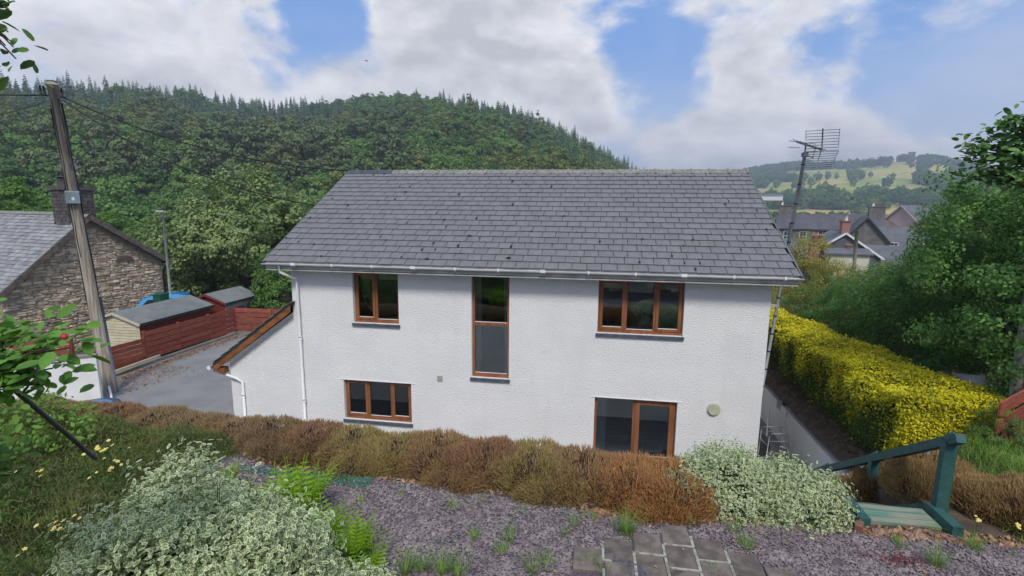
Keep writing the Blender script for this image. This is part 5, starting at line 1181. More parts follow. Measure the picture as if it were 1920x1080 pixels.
# yellow hedge
def yellow_hedge():
    h = root('golden_hedge', 'long clipped bright yellow and green hedge beyond the white side wall', 'hedge', (6.2, 13, 1.4))
    r = np.random.default_rng(21)
    y0, y1 = 9.35, 19.5
    xl = lambda y: 5.26-.0*(y-y0); xr = lambda y: 7.05-.085*(y-y0); zt = lambda y: 3.02-.03*(y-y0)+.0*y; zb = 1.32
    n = 84000; u = r.random(n); y = y0+(y1-y0)*u**1.35; f = r.random(n)
    a, b, zT = xl(y), xr(y), zt(y)
    # cross-section perimeter: left side, top, plus near end
    s = r.random(n); P = np.zeros((n, 3)); N_ = np.zeros((n, 3)); dpt = np.abs(r.normal(0, .055, n))
    bulge = .13*np.sin(y*1.9)+.10*np.sin(y*4.3+1)+.05*np.sin(y*11)
    lf = s < .40; tp = (s >= .40) & (s < .76); en = (s >= .76) & (s < .93); rt = s >= .93
    zf = f**.8
    P[lf] = np.stack([a+.12*(1-zf)**2*0+.25*(1-zf)**1.5-bulge*zf+.10*(zf > .93)+dpt-.10*np.sin(zf*9+y*3)*.5, y, zb+.12+(zT-zb-.12)*zf+.04*np.sin(y*5)], 1)[lf]; N_[lf] = (-1, -.2, .35)
    P[tp] = np.stack([a+.02+(b-a)*f, y, zT-dpt+.06*np.sin(y*2.3+f*4)+.10*np.sin(f*math.pi)+.03*np.sin(y*9+f*7)], 1)[tp]; N_[tp] = (0, -.15, 1)
    g_ = r.random(n); P[en] = np.stack([5.30+1.75*g_+.0*y, y0-.10*np.sin(g_*math.pi)+dpt+.10*np.sin(f*7+g_*5)-.22*np.sin(g_*math.pi)+.25*(1-f)**2, zb+.05+(3.02-zb)*f], 1)[en]; N_[en] = (0, -1, .35)
    P[rt] = np.stack([b-dpt, y, zb+(zT-zb)*f], 1)[rt]; N_[rt] = (1, -.2, .3)
    P += r.normal(0, .03, (n, 3))
    # yellow shows where the growth is young (top and proud clumps); lower, shaded growth keeps green leaves
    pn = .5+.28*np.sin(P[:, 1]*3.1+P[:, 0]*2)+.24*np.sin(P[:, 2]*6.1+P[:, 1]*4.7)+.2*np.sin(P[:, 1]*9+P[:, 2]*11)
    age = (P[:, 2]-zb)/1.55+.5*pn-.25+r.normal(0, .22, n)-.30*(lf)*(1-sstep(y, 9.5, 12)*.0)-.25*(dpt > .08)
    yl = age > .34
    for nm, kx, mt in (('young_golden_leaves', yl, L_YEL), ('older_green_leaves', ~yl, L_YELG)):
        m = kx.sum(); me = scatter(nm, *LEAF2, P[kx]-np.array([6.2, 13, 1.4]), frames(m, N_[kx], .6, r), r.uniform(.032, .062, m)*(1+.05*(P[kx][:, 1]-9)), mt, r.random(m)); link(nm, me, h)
    c = MB(); V_ = []; ys = np.linspace(y0+.34, y1, 12)
    for yy in ys: V_ += [(xl(yy)+.5, yy, zb-.2), (xl(yy)+.24, yy, zt(yy)-.16), (xr(yy)-.12, yy, zt(yy)-.12), (xr(yy)-.12, yy, zb-.2)]
    F_ = [(i*4+k, i*4+(k+1) % 4, i*4+4+(k+1) % 4, i*4+4+k) for i in range(11) for k in range(4)]+[(0, 1, 2, 3)]
    c.add(V_, F_).build('inner_branches', mat('hedge_inner', (.04, .06, .02), (.06, .06, .025), rough=1, nscale=10), h)
yellow_hedge()

# ------------------------------------------------------------------ trees
def crown(n, semi, seed, ncl, clump, center=(0, 0, 0), inner=.55, lean=.3, flat=.7):
    r = np.random.default_rng(seed); d = sph(ncl, r); k = r.uniform(inner, 1., (ncl, 1))**.6
    lump = 1+.16*np.sin(d[:, :1]*4+seed)+.14*np.cos(d[:, 1:2]*5+seed*1.7)+.12*np.sin(d[:, 2:3]*6+seed)
    C = d*np.array(semi)*k*lump+np.array(center); idx = r.integers(0, ncl, n); cs = clump*r.uniform(.6, 1.3, ncl)[idx][:, None]
    off = sph(n, r)*r.uniform(.3, 1., (n, 1))**.5*cs*np.array([1, 1, flat]); P = C[idx]+off
    N_ = off/cs*.8+d[idx]*.6+np.array([0, 0, lean]); return P, N_, r, C
def tree_meshes(name, semi, h0, n, ncl, clump, leaf, mt, seed, bark=BARK, tmpl=CARD, trunk_r=.2, limbs=7, jit=.45, inner=.55, center=None):
    c = center or (0, 0, h0+semi[2])
    P, N_, r, C = crown(n, semi, seed, ncl, clump, c, inner)
    me = scatter('crown', *tmpl, P, frames(n, N_, jit, r), r.uniform(.6, 1.2, n)*leaf, mt, r.random(n))
    tr = MB(); top = Vector((c[0]*.6, c[1]*.6, h0+semi[2]*1.1)); tr.tube([(0, 0, -4.), (0, 0, .1), (c[0]*.2, c[1]*.2, h0*.7), top], [trunk_r*1.3, trunk_r, trunk_r*.8, trunk_r*.25], 8)
    rr = random.Random(seed)
    for k in range(limbs):
        e = Vector(C[rr.randrange(len(C))]); b = Vector((c[0]*.2, c[1]*.2, h0*.7)).lerp(top, rr.uniform(.0, .7)); m_ = b.lerp(e, .5)+Vector((0, 0, .08*semi[2])); tr.tube([b, m_, e], [trunk_r*.45, trunk_r*.28, trunk_r*.08], 5)
    return me, tr.mesh('trunk', bark)
def put_tree(name, label, meshes, loc, sc=1., rz=0., group=None, cat='tree'):
    t_ = root(name, label, cat, loc, rz, group); t_.scale = (sc, sc, sc) if not isinstance(sc, tuple) else sc
    link('crown', meshes[0], t_); link('trunk', meshes[1], t_); return t_
# near trees right of the hedge
TN1 = tree_meshes('a', (2.2, 2.2, 2.6), .8, 42000, 260, .42, .085, L_DARK, 31, tmpl=LEAF4, trunk_r=.14, inner=.6)
TN2 = tree_meshes('b', (2.0, 2.0, 1.9), .5, 30000, 220, .36, .07, L_DARK, 32, tmpl=LEAF2, trunk_r=.10, inner=.6)
TN3 = tree_meshes('c', (1.7, 1.7, 2.3), .3, 22000, 180, .34, .075, L_GOLDOL, 33, tmpl=LEAF2, trunk_r=.08)
TN4 = tree_meshes('d', (2.3, 2.3, 2.2), .6, 26000, 200, .42, .10, L_OLIVE, 34, tmpl=LEAF2, trunk_r=.12)
g0 = .6
def pt(px, d): p = at_d(px, 500, d); return p.x, p.y
HT = {id(TN1): 6.1, id(TN2): 4.4, id(TN3): 5.0, id(TN4): 5.1}
for (px, yt, d, sc, m_, nm, lab) in (
        (2010, 225, 13.0, .92, TN1, 'ash_tree', 'tall dark green tree filling the right edge beyond the red fence'),
        (1925, 345, 14.5, .75, TN1, 'ash_tree', 'bushy dark green tree left of the tall one at the right edge'),
        (1835, 415, 16.0, .88, TN2, 'elder_tree', 'rounded dark green tree directly behind the near end of the yellow hedge'),
        (1735, 488, 16.5, .82, TN2, 'elder_tree', 'dark green tree behind the middle of the yellow hedge'),
        (1665, 498, 18.5, .80, TN2, 'elder_tree', 'dark green tree left of the one behind the middle of the hedge'),
        (1585, 515, 20.5, .78, TN2, 'elder_tree', 'small dark green tree behind the far part of the yellow hedge'),
        (1625, 500, 25, .60, TN4, 'hawthorn_tree', 'olive green tree between the golden tree and the dark trees'),
        (1520, 432, 26, .92, TN3, 'golden_tree', 'golden olive tree rising behind the antenna mast'),
        (1468, 505, 23, .70, TN3, 'golden_tree', 'small golden olive tree showing below the roof corner'),
        (1566, 480, 24, .78, TN3, 'golden_tree', 'low golden olive tree right of the antenna mast'),
        (1805, 440, 20, .72, TN4, 'hawthorn_tree', 'lighter olive tree behind the dark trees at right'),
        (1915, 340, 20, .85, TN4, 'hawthorn_tree', 'tall olive tree behind the dark trees at far right')):
    x, y = pt(px, d); put_tree(nm, lab, m_, (x, y, at_d(px, yt, d).z-sc*HT[id(m_)]), sc, rz=px*.7, group=None)
tw_ = MB(); e0 = Vector((7.9, 9.3, 2.0)); tx = at_d(1922, 690, 12.0)
tk = root('tree_trunk', 'pale bare tree trunk at the right edge above the red fence', 'tree trunk', (tx.x, tx.y, 1.2)); MB().tube([(tx.x, tx.y, 1.2), at_d(1926, 600, 12.0), at_d(1940, 480, 12.1)], [.11, .10, .07], 10).build('trunk', BIRCHB, tk)
# spray of a branch reaching out against the sky, upper right
bsr = root('leafy_branch', 'branch spray of large leaves reaching into the sky at upper right', 'branch', at_d(1960, 420, 10.5)); r = random.Random(12); LPs = []; bm_ = MB()
for (pa, pb3) in (((1950, 330), (1812, 285)), ((1950, 340), (1820, 262)), ((1950, 300), (1868, 238)), ((1950, 320), (1835, 300)), ((1960, 300), (1900, 225)), ((1950, 300), (1885, 265)), ((1950, 380), (1850, 320)), ((1960, 290), (1925, 220)), ((1950, 360), (1800, 330))):
    a, b = at_d(*pa, 10.6), at_d(*pb3, 10.2); pts = [a.lerp(b, q/5)+Vector((0, 0, .12*math.sin(math.pi*q/5))) for q in range(6)]; bm_.tube(pts, [.03, .024, .018, .012, .008, .004], 5)
    for k in range(110): q = r.uniform(.1, 1.02)**.8; i = min(4, int(q*5)); LPs.append(pts[i].lerp(pts[i+1], q*5-i)+Vector((r.gauss(0, .09), r.gauss(0, .15), r.gauss(0, .08))))
bm_.build('twigs', BARK, bsr); P = np.array([tuple(p) for p in LPs])-np.array(tuple(bsr.location)); rr = np.random.default_rng(6)
link('leaves', scatter('leaves', *LEAFH, P, frames(len(P), np.array([-.2, -.2, 1.]), .5, rr), rr.uniform(.07, .13, len(P)), L_DARK, rr.random(len(P))), bsr)
# shrubs under the right trees
TB = tree_meshes('e', (1.2, 1.0, .9), .0, 9000, 90, .22, .06, L_DARK, 40, tmpl=LEAF4, trunk_r=.05, limbs=4)
for (px, py, z, sc, lab) in ((1885, 760, 2.55, .36, 'ivy bush on top of the red fence beside the hedge end'), (1850, 640, 1.2, .9, 'dark bush beyond the near end of the hedge'), (1700, 600, .6, 1.0, 'green bush just behind the middle of the hedge')):
    p = at_d(px, py, 10.4 if px == 1885 else 14.8); put_tree('bush', lab, TB, (p.x, p.y, z), sc, rz=px, cat='bush')

# middle-distance trees left of the house
TM1 = tree_meshes('f', (5.2, 5.2, 4.6), .6, 34000, 300, .75, .20, L_WILLOW, 51, trunk_r=.3)
TM2 = tree_meshes('g', (3.6, 3.6, 3.6), 1.0, 20000, 170, .62, .20, L_BROAD, 52, trunk_r=.22)
TM3 = tree_meshes('h', (3.2, 3.2, 4.4), 1.2, 18000, 160, .60, .19, L_BRIGHT, 53, trunk_r=.2)
TM4 = tree_meshes('i', (4.0, 4.0, 3.4), .6, 20000, 180, .65, .20, L_OLIVE, 54, trunk_r=.2)
mid = [(462, 40, 1.02, TM1, 'willow_tree', 'large soft grey-green willow between the lamp and the white house'), (560, 43, .85, TM1, 'willow_tree', 'grey-green tree touching the left roof verge'), (372, 44, .80, TM1, 'willow_tree', 'grey-green tree right of the street lamp'),
       (520, 30, .5, TM2, 'bush', 'dark green bush above the red fence corner by the garage'), (330, 58, .85, TM3, 'broadleaf_tree', 'fresh green tree above the cottage gable'), (250, 60, .9, TM2, 'broadleaf_tree', 'green tree right of the cottage chimney'), (205, 66, .9, TM3, 'broadleaf_tree', 'light green tree just right of the cottage chimney'),
       (55, 60, 1.0, TM3, 'broadleaf_tree', 'light green tree behind the cottage roof at left'), (-10, 52, 1., TM3, 'broadleaf_tree', 'light green tree at the left edge above the cottage roof'), (130, 72, .8, TM4, 'broadleaf_tree', 'olive tree behind the cottage chimney'), (300, 75, 1.0, TM4, 'broadleaf_tree', 'olive tree behind the fresh green ones'),
       (420, 78, 1.1, TM2, 'broadleaf_tree', 'dark green tree behind the willow'), (520, 80, 1.15, TM2, 'broadleaf_tree', 'dark green tree behind and right of the willow'), (610, 72, 1.0, TM3, 'broadleaf_tree', 'fresh green tree by the top of the left verge'), (640, 95, 1.2, TM2, 'broadleaf_tree', 'green tree behind the left ridge end'), (20, 88, 1.1, TM4, 'broadleaf_tree', 'olive tree far left below the hill'), (575, 58, .9, TM4, 'broadleaf_tree', 'olive tree near the left verge')]
for (px, d, sc, m_, nm, lab) in mid:
    x, y = pt(px, d); z = float(H(np.array(x), np.array(y))); put_tree(nm, lab, m_, (x, y, z), sc, rz=px*.37)

# ---- hillside prototypes
def conifer(seed, h=12.5, rad=2.3, mt=None, nwh=18):
    r = random.Random(seed); m_ = MB()
    for i in range(nwh):
        q = i/(nwh-1); z = h*(.16+.82*q); rr_ = rad*(1-q**1.6)**.9*(.7+.5*r.random())+.2; nb_ = 7 if q < .7 else 5
        for k in range(nb_):
            th = 2*math.pi*k/nb_+r.uniform(0, 1.2); l_ = rr_*r.uniform(.65, 1.15); d = Vector((math.cos(th), math.sin(th), 0)); s_ = Vector((-d.y, d.x, 0))*l_*.33
            b = Vector((0, 0, z)); e = b+d*l_-Vector((0, 0, l_*.30)); mm = b+d*l_*.5+Vector((0, 0, .05))
            m_.add([b, mm-s_-Vector((0, 0, .25)), e, mm+s_-Vector((0, 0, .25)), mm+Vector((0, 0, .18))], [(0, 1, 4), (1, 2, 4), (2, 3, 4), (3, 0, 4)])
    me = m_.mesh('crown', mt or L_CONIF); rnd = np.repeat(np.random.default_rng(seed).random(len(m_.v)//5), 5); with_rnd(me, rnd)
    return me, MB().tube([(0, 0, -1), (0, 0, h*.95)], [.22, .04], 6).mesh('trunk', BARK)
CN = [conifer(1), conifer(2, 13.5, 2.2), conifer(3, 11, 2.6)]
PN = [tree_meshes('p', (3.4, 3.4, 2.6), 6.0, 1400, 40, .95, .72, L_PINE, s_, trunk_r=.25, limbs=8, bark=b_) for s_, b_ in ((61, BARK), (62, BIRCHB))]
BH = [tree_meshes('q', (3.7, 3.7, 3.9), 1.5, 3600, 90, .85, .52, L_HILLB, s, trunk_r=.25, limbs=5) for s in (63, 64, 65)]
BR = [tree_meshes('s', (2.0, 2.0, 4.4), 3.5, 900, 40, .75, .55, L_OLIVE, 66, trunk_r=.16, limbs=5, bark=BIRCHB)]
L_LARCH = fol('larch_green', [(.07, .11, .03), (.10, .15, .04), (.14, .19, .05)], gain=1.4, pscale=.2)
LC = [conifer(7, 12, 2.2, L_LARCH), conifer(8, 10, 2.4, L_LARCH)]
def hill_positions():
    r = np.random.default_rng(77); pts = []
    sp3 = 6.2
    a0_, a1_ = az_of(-160), az_of(1290)
    rr_ = 108.
    while rr_ < 446:
        step = sp3*(1+.25*(rr_-108)/330); na = int((a1_-a0_)*rr_/step)
        a = a0_+(a1_-a0_)*(np.arange(na)+r.uniform(-.45, .45, na))/na; q = rr_+r.uniform(-.45, .45, na)*step
        pts.append(np.stack([q*np.sin(a), q*np.cos(a)], 1)); rr_ += step*.9
    return np.concatenate(pts), r
HP, hr = hill_positions()
az = np.arctan2(HP[:, 0], HP[:, 1]); rad_ = np.hypot(HP[:, 0], HP[:, 1]); pxa = 960+FPX*np.tan(az+YAW)
HZ = H(HP[:, 0], HP[:, 1])
ok = ~((rad_ < 128) & (HZ < -9)) & (HZ > -9)
HP, az, rad_, pxa, HZ = HP[ok], az[ok], rad_[ok], pxa[ok], HZ[ok]
nf = hn(HP[:, 0], HP[:, 1], .03, 3.)+hr.normal(0, .45, len(HP))
up_t = (rad_-108)/(RA-108)
kind = np.full(len(HP), 2)                       # 0 conifer 1 pine 2 broadleaf 3 birch
kind[(up_t > .55) & (pxa < 600) & (nf > -1.3)] = 0
kind[(up_t > .72) & (pxa > 840) & (nf > -.9)] = 0
kind[(up_t > .66) & (pxa > 560) & (pxa <= 840) & (nf > .5)] = 0
kind[(up_t > .4) & (pxa > 900) & (nf > .1)] = 0
kind[(up_t > .12) & (up_t <= .62) & (pxa < 640) & (nf > .0)] = 1
kind[(up_t > .3) & (up_t < .7) & (pxa < 700) & (nf < -.75)] = 3
kind[(up_t < .5) & (pxa >= 500) & (nf < -1.0)] = 3
kind[(up_t > .74) & (pxa > 860) & (nf < .2)] = 4
kind[(up_t < .6) & (hr.random(len(HP)) < .06)] = 3
kind[(up_t > .35) & (up_t < .8) & (pxa < 760) & (hr.random(len(HP)) < .22)] = 0
kind[(up_t > .08) & (up_t < .5) & (pxa < 820) & (pxa > 380) & (hr.random(len(HP)) < .35)] = 1
sets = {0: CN, 1: PN, 2: BH, 3: BR, 4: LC}
nmz = {0: ('spruce_tree', 'spruce'), 1: ('pine_tree', 'pine'), 2: ('broadleaf_tree', 'rounded broadleaf tree'), 3: ('birch_tree', 'slender birch'), 4: ('larch_tree', 'larch')}
order = np.argsort(rad_); indiv = np.zeros(len(HP), bool)
indiv[order[:190]] = True
crest = np.where((rad_ > RA-14) & (rad_ < RA+8) & (pxa > 0) & (pxa < 1190))[0]
indiv[crest[::max(1, len(crest)//90)]] = True
protos = {}
def hill_place(i, first=False):
    k = int(kind[i]); var = hr.integers(0, len(sets[k])); sc = float(hr.uniform(.65, 1.3))*(1.0 if k else 1.)
    nm, word = nmz[k]; m_ = sets[k][var]
    where = ('in lowest row of hill' if up_t[i] < .07 else 'in second row up hill' if up_t[i] < .14 else 'slightly up the hill') if up_t[i] < .5 else 'on hill skyline'
    side = next(w_ for lim, w_ in ((60, 'left of the pole'), (170, 'above cottage chimney'), (300, 'left of street lamp'), (420, 'right of street lamp'), (540, 'above the willow'), (650, 'left of roof ridge'), (780, 'above left ridge tiles'), (930, 'above ridge centre'), (1060, 'right of ridge centre'), (9999, 'near right hill end')) if pxa[i] < lim)
    lab = ('small ' if sc < .85 else 'tall ' if sc > 1.12 else '')+'%s %s, %s' % ({0: 'dark pointed spruce', 1: 'dark flat-topped pine', 2: 'round broadleaf tree', 3: 'slender pale birch', 4: 'light green larch'}[k], where, side)
    t_ = put_tree(nm, lab, m_, (HP[i, 0], HP[i, 1], HZ[i]-.2), sc, float(hr.uniform(0, 6.28)), group=lab)
    protos.setdefault((k, int(var)), t_.children[0] if t_.children[0].name.startswith('crown') else t_.children[1])
for i in np.where(indiv)[0]: hill_place(i)
def gn_forest(name, label, cat, pts, proto_mesh_list, scales, seed):
    """one object: points carrying copies of small meshes through geometry nodes"""
    r = np.random.default_rng(seed)
    for vi, pm in enumerate(proto_mesh_list):
        pass
def forest_mesh(name, label, P, meshes, sc, r):
    """join tree crowns per kind into one object by geometry nodes instancing of the mesh held in a child-less source object"""
    var = r.integers(0, len(meshes), len(P)); objs = []
    me = bpy.data.meshes.new(name+'_points'); me.vertices.add(len(P)); me.vertices.foreach_set('co', P.astype(np.float32).ravel())
    for an, tp, vals in (('sc', 'FLOAT', sc), ('rz', 'FLOAT', r.uniform(0, 6.28, len(P))), ('var', 'INT', var)):
        a = me.attributes.new(an, tp, 'POINT'); a.data.foreach_set('value', vals.astype(np.int32 if tp == 'INT' else np.float32))
    o = link(name, me); props(o, label, 'trees', kind='stuff')
    ng = bpy.data.node_groups.new(name, 'GeometryNodeTree'); ng.interface.new_socket('Geometry', in_out='INPUT', socket_type='NodeSocketGeometry'); ng.interface.new_socket('Geometry', in_out='OUTPUT', socket_type='NodeSocketGeometry')
    N = ng.nodes; L = ng.links; gi = N.new('NodeGroupInput'); go = N.new('NodeGroupOutput'); jn = N.new('GeometryNodeJoinGeometry')
    def att(nm, tp):
        q = N.new('GeometryNodeInputNamedAttribute'); q.data_type = tp; q.inputs[0].default_value = nm; return q.outputs[0]
    for vi, src in enumerate(meshes):
        iop = N.new('GeometryNodeInstanceOnPoints'); L.new(gi.outputs[0], iop.inputs['Points'])
        cmp_ = N.new('FunctionNodeCompare'); cmp_.data_type = 'INT'; cmp_.operation = 'EQUAL'; L.new(att('var', 'INT'), cmp_.inputs[2]); cmp_.inputs[3].default_value = vi
        L.new(cmp_.outputs[0], iop.inputs['Selection'])
        oi = N.new('GeometryNodeObjectInfo'); oi.inputs[0].default_value = src; oi.transform_space = 'ORIGINAL'; L.new(oi.outputs['Geometry'], iop.inputs['Instance'])
        cb = N.new('ShaderNodeCombineXYZ'); L.new(att('rz', 'FLOAT'), cb.inputs[2]); L.new(cb.outputs[0], iop.inputs['Rotation'])
        cs = N.new('ShaderNodeCombineXYZ'); s_ = att('sc', 'FLOAT'); [L.new(s_, cs.inputs[q]) for q in range(3)]; L.new(cs.outputs[0], iop.inputs['Scale'])
        L.new(iop.outputs[0], jn.inputs[0])
    L.new(jn.outputs[0], go.inputs[0]); md = o.modifiers.new('instances', 'NODES'); md.node_group = ng
    return o
for k, (nm, lab) in {0: ('spruce_wood', 'dark spruce wood covering the upper hillside'), 1: ('pine_wood', 'pines massed on the left hillside'), 2: ('broadleaf_wood', 'green broadleaf wood covering the hillside'), 3: ('birch_wood', 'pale birches scattered through the hillside wood'), 4: ('larch_wood', 'light green larches on the right shoulder of the hill')}.items():
    idx = np.where((kind == k) & ~indiv)[0]; src = [protos[(k, v)] for v in range(len(sets[k])) if (k, v) in protos]
    if len(idx) and src:
        forest_mesh(nm, lab, np.stack([HP[idx, 0], HP[idx, 1], HZ[idx]-.2], 1), src, hr.uniform(.6, 1.35, len(idx)), hr)
# trees in the valley at right and on the far hill
def band(px0, px1, r0, r1, n, seed):
    r = np.random.default_rng(seed); a = r.uniform(az_of(px0), az_of(px1), n); q = np.sqrt(r.uniform(r0**2, r1**2, n)); x, y = q*np.sin(a), q*np.cos(a); return np.stack([x, y, H(x, y)-.3], 1), r
src = [protos[(2, v)] for v in range(3) if (2, v) in protos]
P, r = band(1230, 2100, 190, 480, 620, 5); forest_mesh('valley_wood', 'green wood in the valley behind the town', P, src, r.uniform(.7, 1.15, len(P)), r)
# far hill: hedgerows and copses
P, r = band(1250, 2050, 620, 1480, 9000, 6); v = hn(P[:, 0], P[:, 1], .009, 1.)+.35*hn(P[:, 0], P[:, 1], .03, 2.); pp = 960+FPX*np.tan(np.arctan2(P[:, 0], P[:, 1])+YAW)
rdd = np.hypot(P[:, 0], P[:, 1]); k = (v > .82) | ((r.random(len(P)) < .012) & (rdd < 1380)) | ((pp > 1700) & (v > -.5) & (rdd > 900)) | ((pp < 1500) & (v > .25)) | (rdd < 700) | ((rdd > 1290) & (rdd < 1330) & (pp < 1650))
P = P[k]; forest_mesh('far_hill_copses', 'copses and hedgerows on the far hill', P, src, r.uniform(.9, 1.9, len(P)), r)
for i, (px, py, d, sc, lab) in enumerate(((1682, 298, 1480, 1.9, 'lone umbrella-shaped tree on top of the far hill'), (1605, 350, 560, 1.35, 'large dark round tree in front of the far hill'), (1640, 333, 900, 1.3, 'small round tree in the middle of the far hill field'), (1590, 352, 565, 1.1, 'dark tree left beside the large round one'))):
    x, y = pt(px, d); put_tree('broadleaf_tree', lab, PN[0] if i == 0 else BH[i % 3], (x, y, float(H(np.array(x), np.array(y)))-.3), sc, px)
nearv = [(1440, 150, 1.05), (1462, 165, 1.0), (1490, 190, 1.1), (1520, 200, 1.05), (1560, 185, .95), (1600, 195, 1.05), (1650, 200, 1.0), (1700, 180, .95), (1740, 150, .9), (1780, 160, 1.1), (1445, 120, .8), (1820, 140, 1.1), (1425, 180, 1.1), (1632, 92, .42), (1655, 100, .5), (1498, 98, .5), (1690, 108, .6), (1610, 88, .35), (1540, 80, .4), (1700, 132, .75), (1668, 138, .6), (1735, 128, .8), (1648, 128, .5)]
for i, (px, d, sc) in enumerate(nearv):
    x, y = pt(px, d); put_tree('broadleaf_tree', 'green broadleaf tree behind the town roofs, %s' % ('beside the antenna mast' if px < 1500 else 'behind the stone hall' if px < 1640 else 'beside the pink house'), BH[i % 3], (x, y, float(H(np.array(x), np.array(y)))-.3), sc, px, group='green trees behind the town roofs')

# ------------------------------------------------------------------ the town at right
T_STONE = mat('town_grey_stone', (.17, .165, .155), (.115, .11, .105), rough=.95, nscale=1.2, ndet=8, bump=.4, bscale=6)
T_ROOF = mat('town_purple_slate', (.10, .098, .118), (.075, .074, .09), rough=.7, nscale=.8, ndet=8)
T_ROOFG = mat('town_grey_slate', (.13, .14, .155), (.10, .108, .12), rough=.7, nscale=.8, ndet=8)
T_WHITE = mat('town_white_paint', (.72, .73, .74), (.6, .6, .6), rough=.8)
T_PINK = mat('town_pink_render', (.60, .42, .41), (.54, .39, .38), rough=.9, nscale=.5)
T_CREAM = mat('town_cream_render', (.56, .53, .44), (.48, .45, .37), rough=.9, nscale=.6)
T_GLASS = mat('dark_window_pane', (.03, .035, .04), rough=.15, spec=.6)
T_SLATEW = mat('slate_hung_wall', (.12, .122, .135), (.09, .092, .10), rough=.8, nscale=1, ndet=8)
def building(name, label, px, py_ridge, d, wid, dep, rise, wallh, rz, wm_, rm_, wins=(), chims=(), trim=None, front_gable=False, cat='building'):
    """ridge along local x, front towards local -y; px/py_ridge give the bearing and height of the ridge centre"""
    c = at_d(px, py_ridge, d); b = root(name, label, cat, (c.x, c.y, 0), rz); ze = c.z-rise; zb = ze-wallh
    B = lambda mb, nm, mt, par=b: mb.build(nm, mt, par, world=False)
    w2, d2 = wid/2, dep/2
    B(MB().extr([(-w2, -d2, zb), (-w2, d2, zb), (-w2, d2, ze), (-w2, 0, c.z-.05), (-w2, -d2, ze)], (wid, 0, 0)), 'wall', wm_)
    r_ = MB(); ov = .35; s_ = rise/d2
    for sg in (-1, 1): r_.extr([(-w2-ov, 0, c.z), (-w2-ov, sg*(d2+ov), ze-s_*ov), (-w2-ov, sg*(d2+ov), ze-s_*ov+.15), (-w2-ov, 0, c.z+.15)], (wid+2*ov, 0, 0))
    B(r_, 'roof', rm_)
    if trim:
        for xx in (-w2-ov-.04, w2+ov+.04):
            tq = MB()
            for sg in (-1, 1): tq.obox((xx, 0, c.z), (xx, sg*(d2+ov), ze-s_*ov), .08, .28)
            B(tq, 'verge_trim', trim)
    for (x_, side, z_, ww, wh) in wins:
        # side 'f' front wall, 'l'/'r' gable walls
        if side == 'f': a = (x_-ww/2, x_+ww/2, -d2-.04, -d2+.02); ex = (x_-ww/2+.1, x_+ww/2-.1, -d2-.06, -d2-.045)
        else:
            xx = -w2 if side == 'l' else w2; sg = -1 if side == 'l' else 1
            a = (min(xx, xx+sg*.04), max(xx, xx+sg*.04), x_-ww/2, x_+ww/2); ex = (min(xx+sg*.045, xx+sg*.06), max(xx+sg*.045, xx+sg*.06), x_-ww/2+.1, x_+ww/2-.1)
        wdw = B(MB().box(*a, ze-z_, ze-z_+wh), 'window', T_WHITE)
        hh = (wh-.3)/2
        for q in (0, 1):
            if side == 'f': 
                for (e0, e1) in ((ex[0], (ex[0]+ex[1])/2-.03), ((ex[0]+ex[1])/2+.03, ex[1])): B(MB().box(e0, e1, ex[2], ex[3], ze-z_+.1+q*(hh+.1), ze-z_+.1+q*(hh+.1)+hh), 'pane', T_GLASS, wdw)
            else: B(MB().box(ex[0], ex[1], ex[2], ex[3], ze-z_+.1+q*(hh+.1), ze-z_+.1+q*(hh+.1)+hh), 'pane', T_GLASS, wdw)
    for (x_, y_, ww, dd, hh, mt, pots) in chims:
        ch = B(MB().box(x_-ww/2, x_+ww/2, y_-dd/2, y_+dd/2, c.z-1.6, c.z+hh), 'chimney', mt); B(MB().box(x_-ww/2-.12, x_+ww/2+.12, y_-dd/2-.12, y_+dd/2+.12, c.z+hh, c.z+hh+.2), 'chimney_cap', mt, ch)
        for q in range(pots): B(MB().tube([(x_-ww/4+q*ww/2, y_, c.z+hh+.2), (x_-ww/4+q*ww/2, y_, c.z+hh+1.1)], [.22, .16], 8), 'chimney_pot', T_CREAM, ch)
    return b
building('stone_hall', 'long grey stone hall with purple slate roof and arched white windows', 1552, 403, 120, 17.5, 6.5, 2.6, 9, -.28, T_STONE, T_ROOF,
         wins=[(-7.0, 'f', 2.6, 1.2, 2.0), (-4.2, 'f', 2.6, 1.2, 2.0), (-.9, 'f', 2.6, 1.5, 2.3), (2.6, 'f', 2.6, 1.2, 2.0), (-1.5, 'r', 1.8, 1., 2.), (1.5, 'r', 1.8, 1., 2.), (-3.5, 'f', 6.4, 3.2, 2.2)],
         chims=[(-7.6, 0, 2.3, 1.2, 1.7, T_STONE, 1), (8.0, 0, 2.6, 1.2, 1.6, T_STONE, 1)])
gw = at_d(1622, 405, 117)
building('stone_gable_wing', 'grey stone wing with dark gable edge right of the stone hall', 1622, 408, 114, 7.5, 7.0, 4.2, 9, 1.25, T_STONE, T_ROOF, wins=[(-1.3, 'l', 3.4, .9, 1.7), (1.3, 'l', 3.4, .9, 1.7)], trim=FELTE)
building('white_trimmed_house', 'slate-hung gabled house with white verges below the stone hall', 1572, 435, 92, 7.0, 9.5, 3.4, 6, 1.42, T_SLATEW, T_ROOFG, wins=[(2.4, 'l', .6, 1.5, 1.3)], trim=T_WHITE, chims=[(-2.5, -.1, 1.2, 1.0, 1.6, BRICKO, 1)])
building('cream_extension', 'low cream-walled extension in front of the slate-hung house', 1583, 467, 84, 5.0, 4.0, .5, 4, -.15, T_CREAM, T_ROOFG, chims=[(-3.3, .2, 1.9, 1.2, .5, BRICKO, 0), (-3.0, 1.6, 1.2, 1.0, 1.7, BRICKO, 0), (.4, 0, .5, .5, .5, BRICKO, 0)])
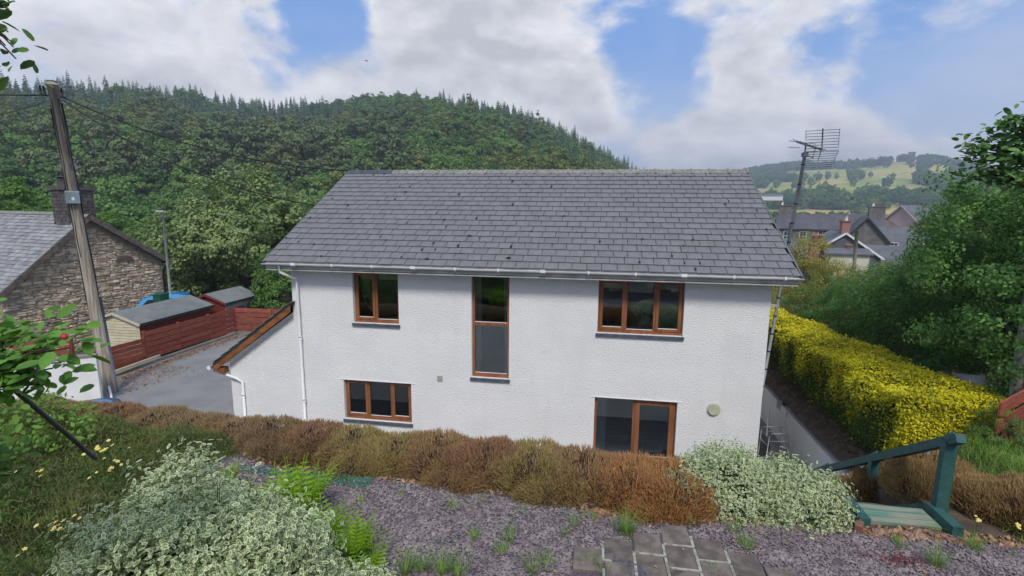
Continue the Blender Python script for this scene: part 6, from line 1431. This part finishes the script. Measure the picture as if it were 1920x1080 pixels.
building('slate_terrace', 'grey slate roofed terrace with small dormers right of the stone wing', 1675, 427, 118, 17, 8, 3.4, 5, -.42, T_STONE, T_ROOFG, wins=[(-4.6, 'f', 3, 1.3, 1.6), (0.2, 'f', .2, 1.2, 1.1), (4.4, 'f', .2, 1.2, 1.1)])
building('low_terrace', 'lower grey roofed row in front of the slate terrace', 1660, 462, 96, 14, 7, 2.6, 4, -.5, T_WHITE, T_ROOFG, wins=[(-4, 'f', 1.9, 1.4, 1.3), (1, 'f', 1.9, 1.4, 1.3)])
building('pink_house', 'pink rendered gabled house with grey roof on the rise at right', 1716, 386, 150, 8, 8, 3.6, 6, .45, T_PINK, T_ROOFG, wins=[(-2, 'l', 3.2, 1.1, 1.3), (2, 'l', 3.2, 1.1, 1.3), (2.5, 'f', 2.4, 1.4, 1.3)], trim=T_PINK)
building('brown_roofed_house', 'low house with a brown roof behind the stone wing', 1650, 403, 150, 12, 8, 2.8, 4, -.3, T_WHITE, mat('town_brown_roof', (.14, .115, .10), (.10, .085, .075), rough=.8, nscale=1), wins=[(2, 'f', 2.2, 1.6, 1.2)])
building('dark_outbuilding', 'dark roofed outbuilding at the left foot of the stone hall', 1467, 448, 105, 9, 7, 2.6, 5, .3, T_STONE, T_ROOFG)
building('hill_cottage', 'long pale cottage far off at the foot of the far hill', 1432, 364, 520, 30, 9, 1.6, 4, 0., T_WHITE, T_ROOFG)
building('hillside_house', 'pale house with pitched roof half hidden among pines on the left hillside', 92, 292, 165, 10, 8, 3.0, 5, .9, T_CREAM, T_ROOFG, wins=[(2, 'f', 2.4, 1.6, 1.4)])
def pole2(px, pyt, pyb, d, r_, label, mt):
    a, b = at_d(px, pyb, d), at_d(px+3, pyt, d); single('utility_pole', MB().tube([a-Vector((0, 0, 4)), b], r_, 8), mt, label, 'pole')
pole2(1604, 432, 500, 60, .17, 'wooden utility pole in front of the town roofs', POLEW)
pole2(1478, 418, 500, 80, .14, 'slim grey lamp post left of the stone hall', GALV)
# terrace wall and planting behind the camera (seen only as reflections in the panes)
tw2 = root('terrace_wall', 'rough stone terrace wall behind the viewpoint', 'wall', (0, .9, 2.7)); r = random.Random(4)
for i in range(10):
    x = -1.4+(.2 if i % 2 else 0)
    while x < 9:
        w_ = r.uniform(.3, .6); MB().box(x+.01, x+w_-.01, .86+r.uniform(-.0, .04), 1.0+r.uniform(0, .05), 2.62+i*.195, 2.62+i*.195+.185).build('stone', STONE, tw2); x += w_
for (x, y, z, sc, lab) in ((-6, -6, 4.4, 1.5, 'tree behind the viewpoint at left'), (1.5, -5, 4.5, 1.2, 'tree behind the viewpoint in the middle'), (7, -6, 4.5, 1.5, 'tree behind the viewpoint at right')):
    put_tree('elder_tree', lab, TN2, (x, y, z), sc, x, cat='tree')
# small bird in the sky
bd = at_d(687, 114, 60); b_ = MB().add([bd+Vector((-.25, 0, .05)), bd+Vector((0, .1, .0)), bd+Vector((.28, 0, -.08)), bd+Vector((0, -.1, -.05)), bd+Vector((.02, 0, .07))], [(0, 1, 4), (1, 2, 4), (2, 3, 4), (3, 0, 4), (3, 2, 1, 0)])
single('bird', b_, BLACK, 'small dark bird flying above the wooded hill', 'bird')

# ------------------------------------------------------------------ haze
hz_ = MB().box(-4600, 4600, -4600, 4600, -60, 175).build('haze', None); hz_['kind'] = 'stuff'
hm_ = bpy.data.materials.new('haze'); hm_.use_nodes = True; t = NT(hm_.node_tree)
pvn = t.n('ShaderNodeVolumePrincipled', ins={'Color': (.72, .82, 1., 1), 'Density': .00055, 'Anisotropy': .2})
t.n('ShaderNodeOutputMaterial', ins={'Volume': pvn.outputs[0]}); hz_.data.materials.append(hm_)
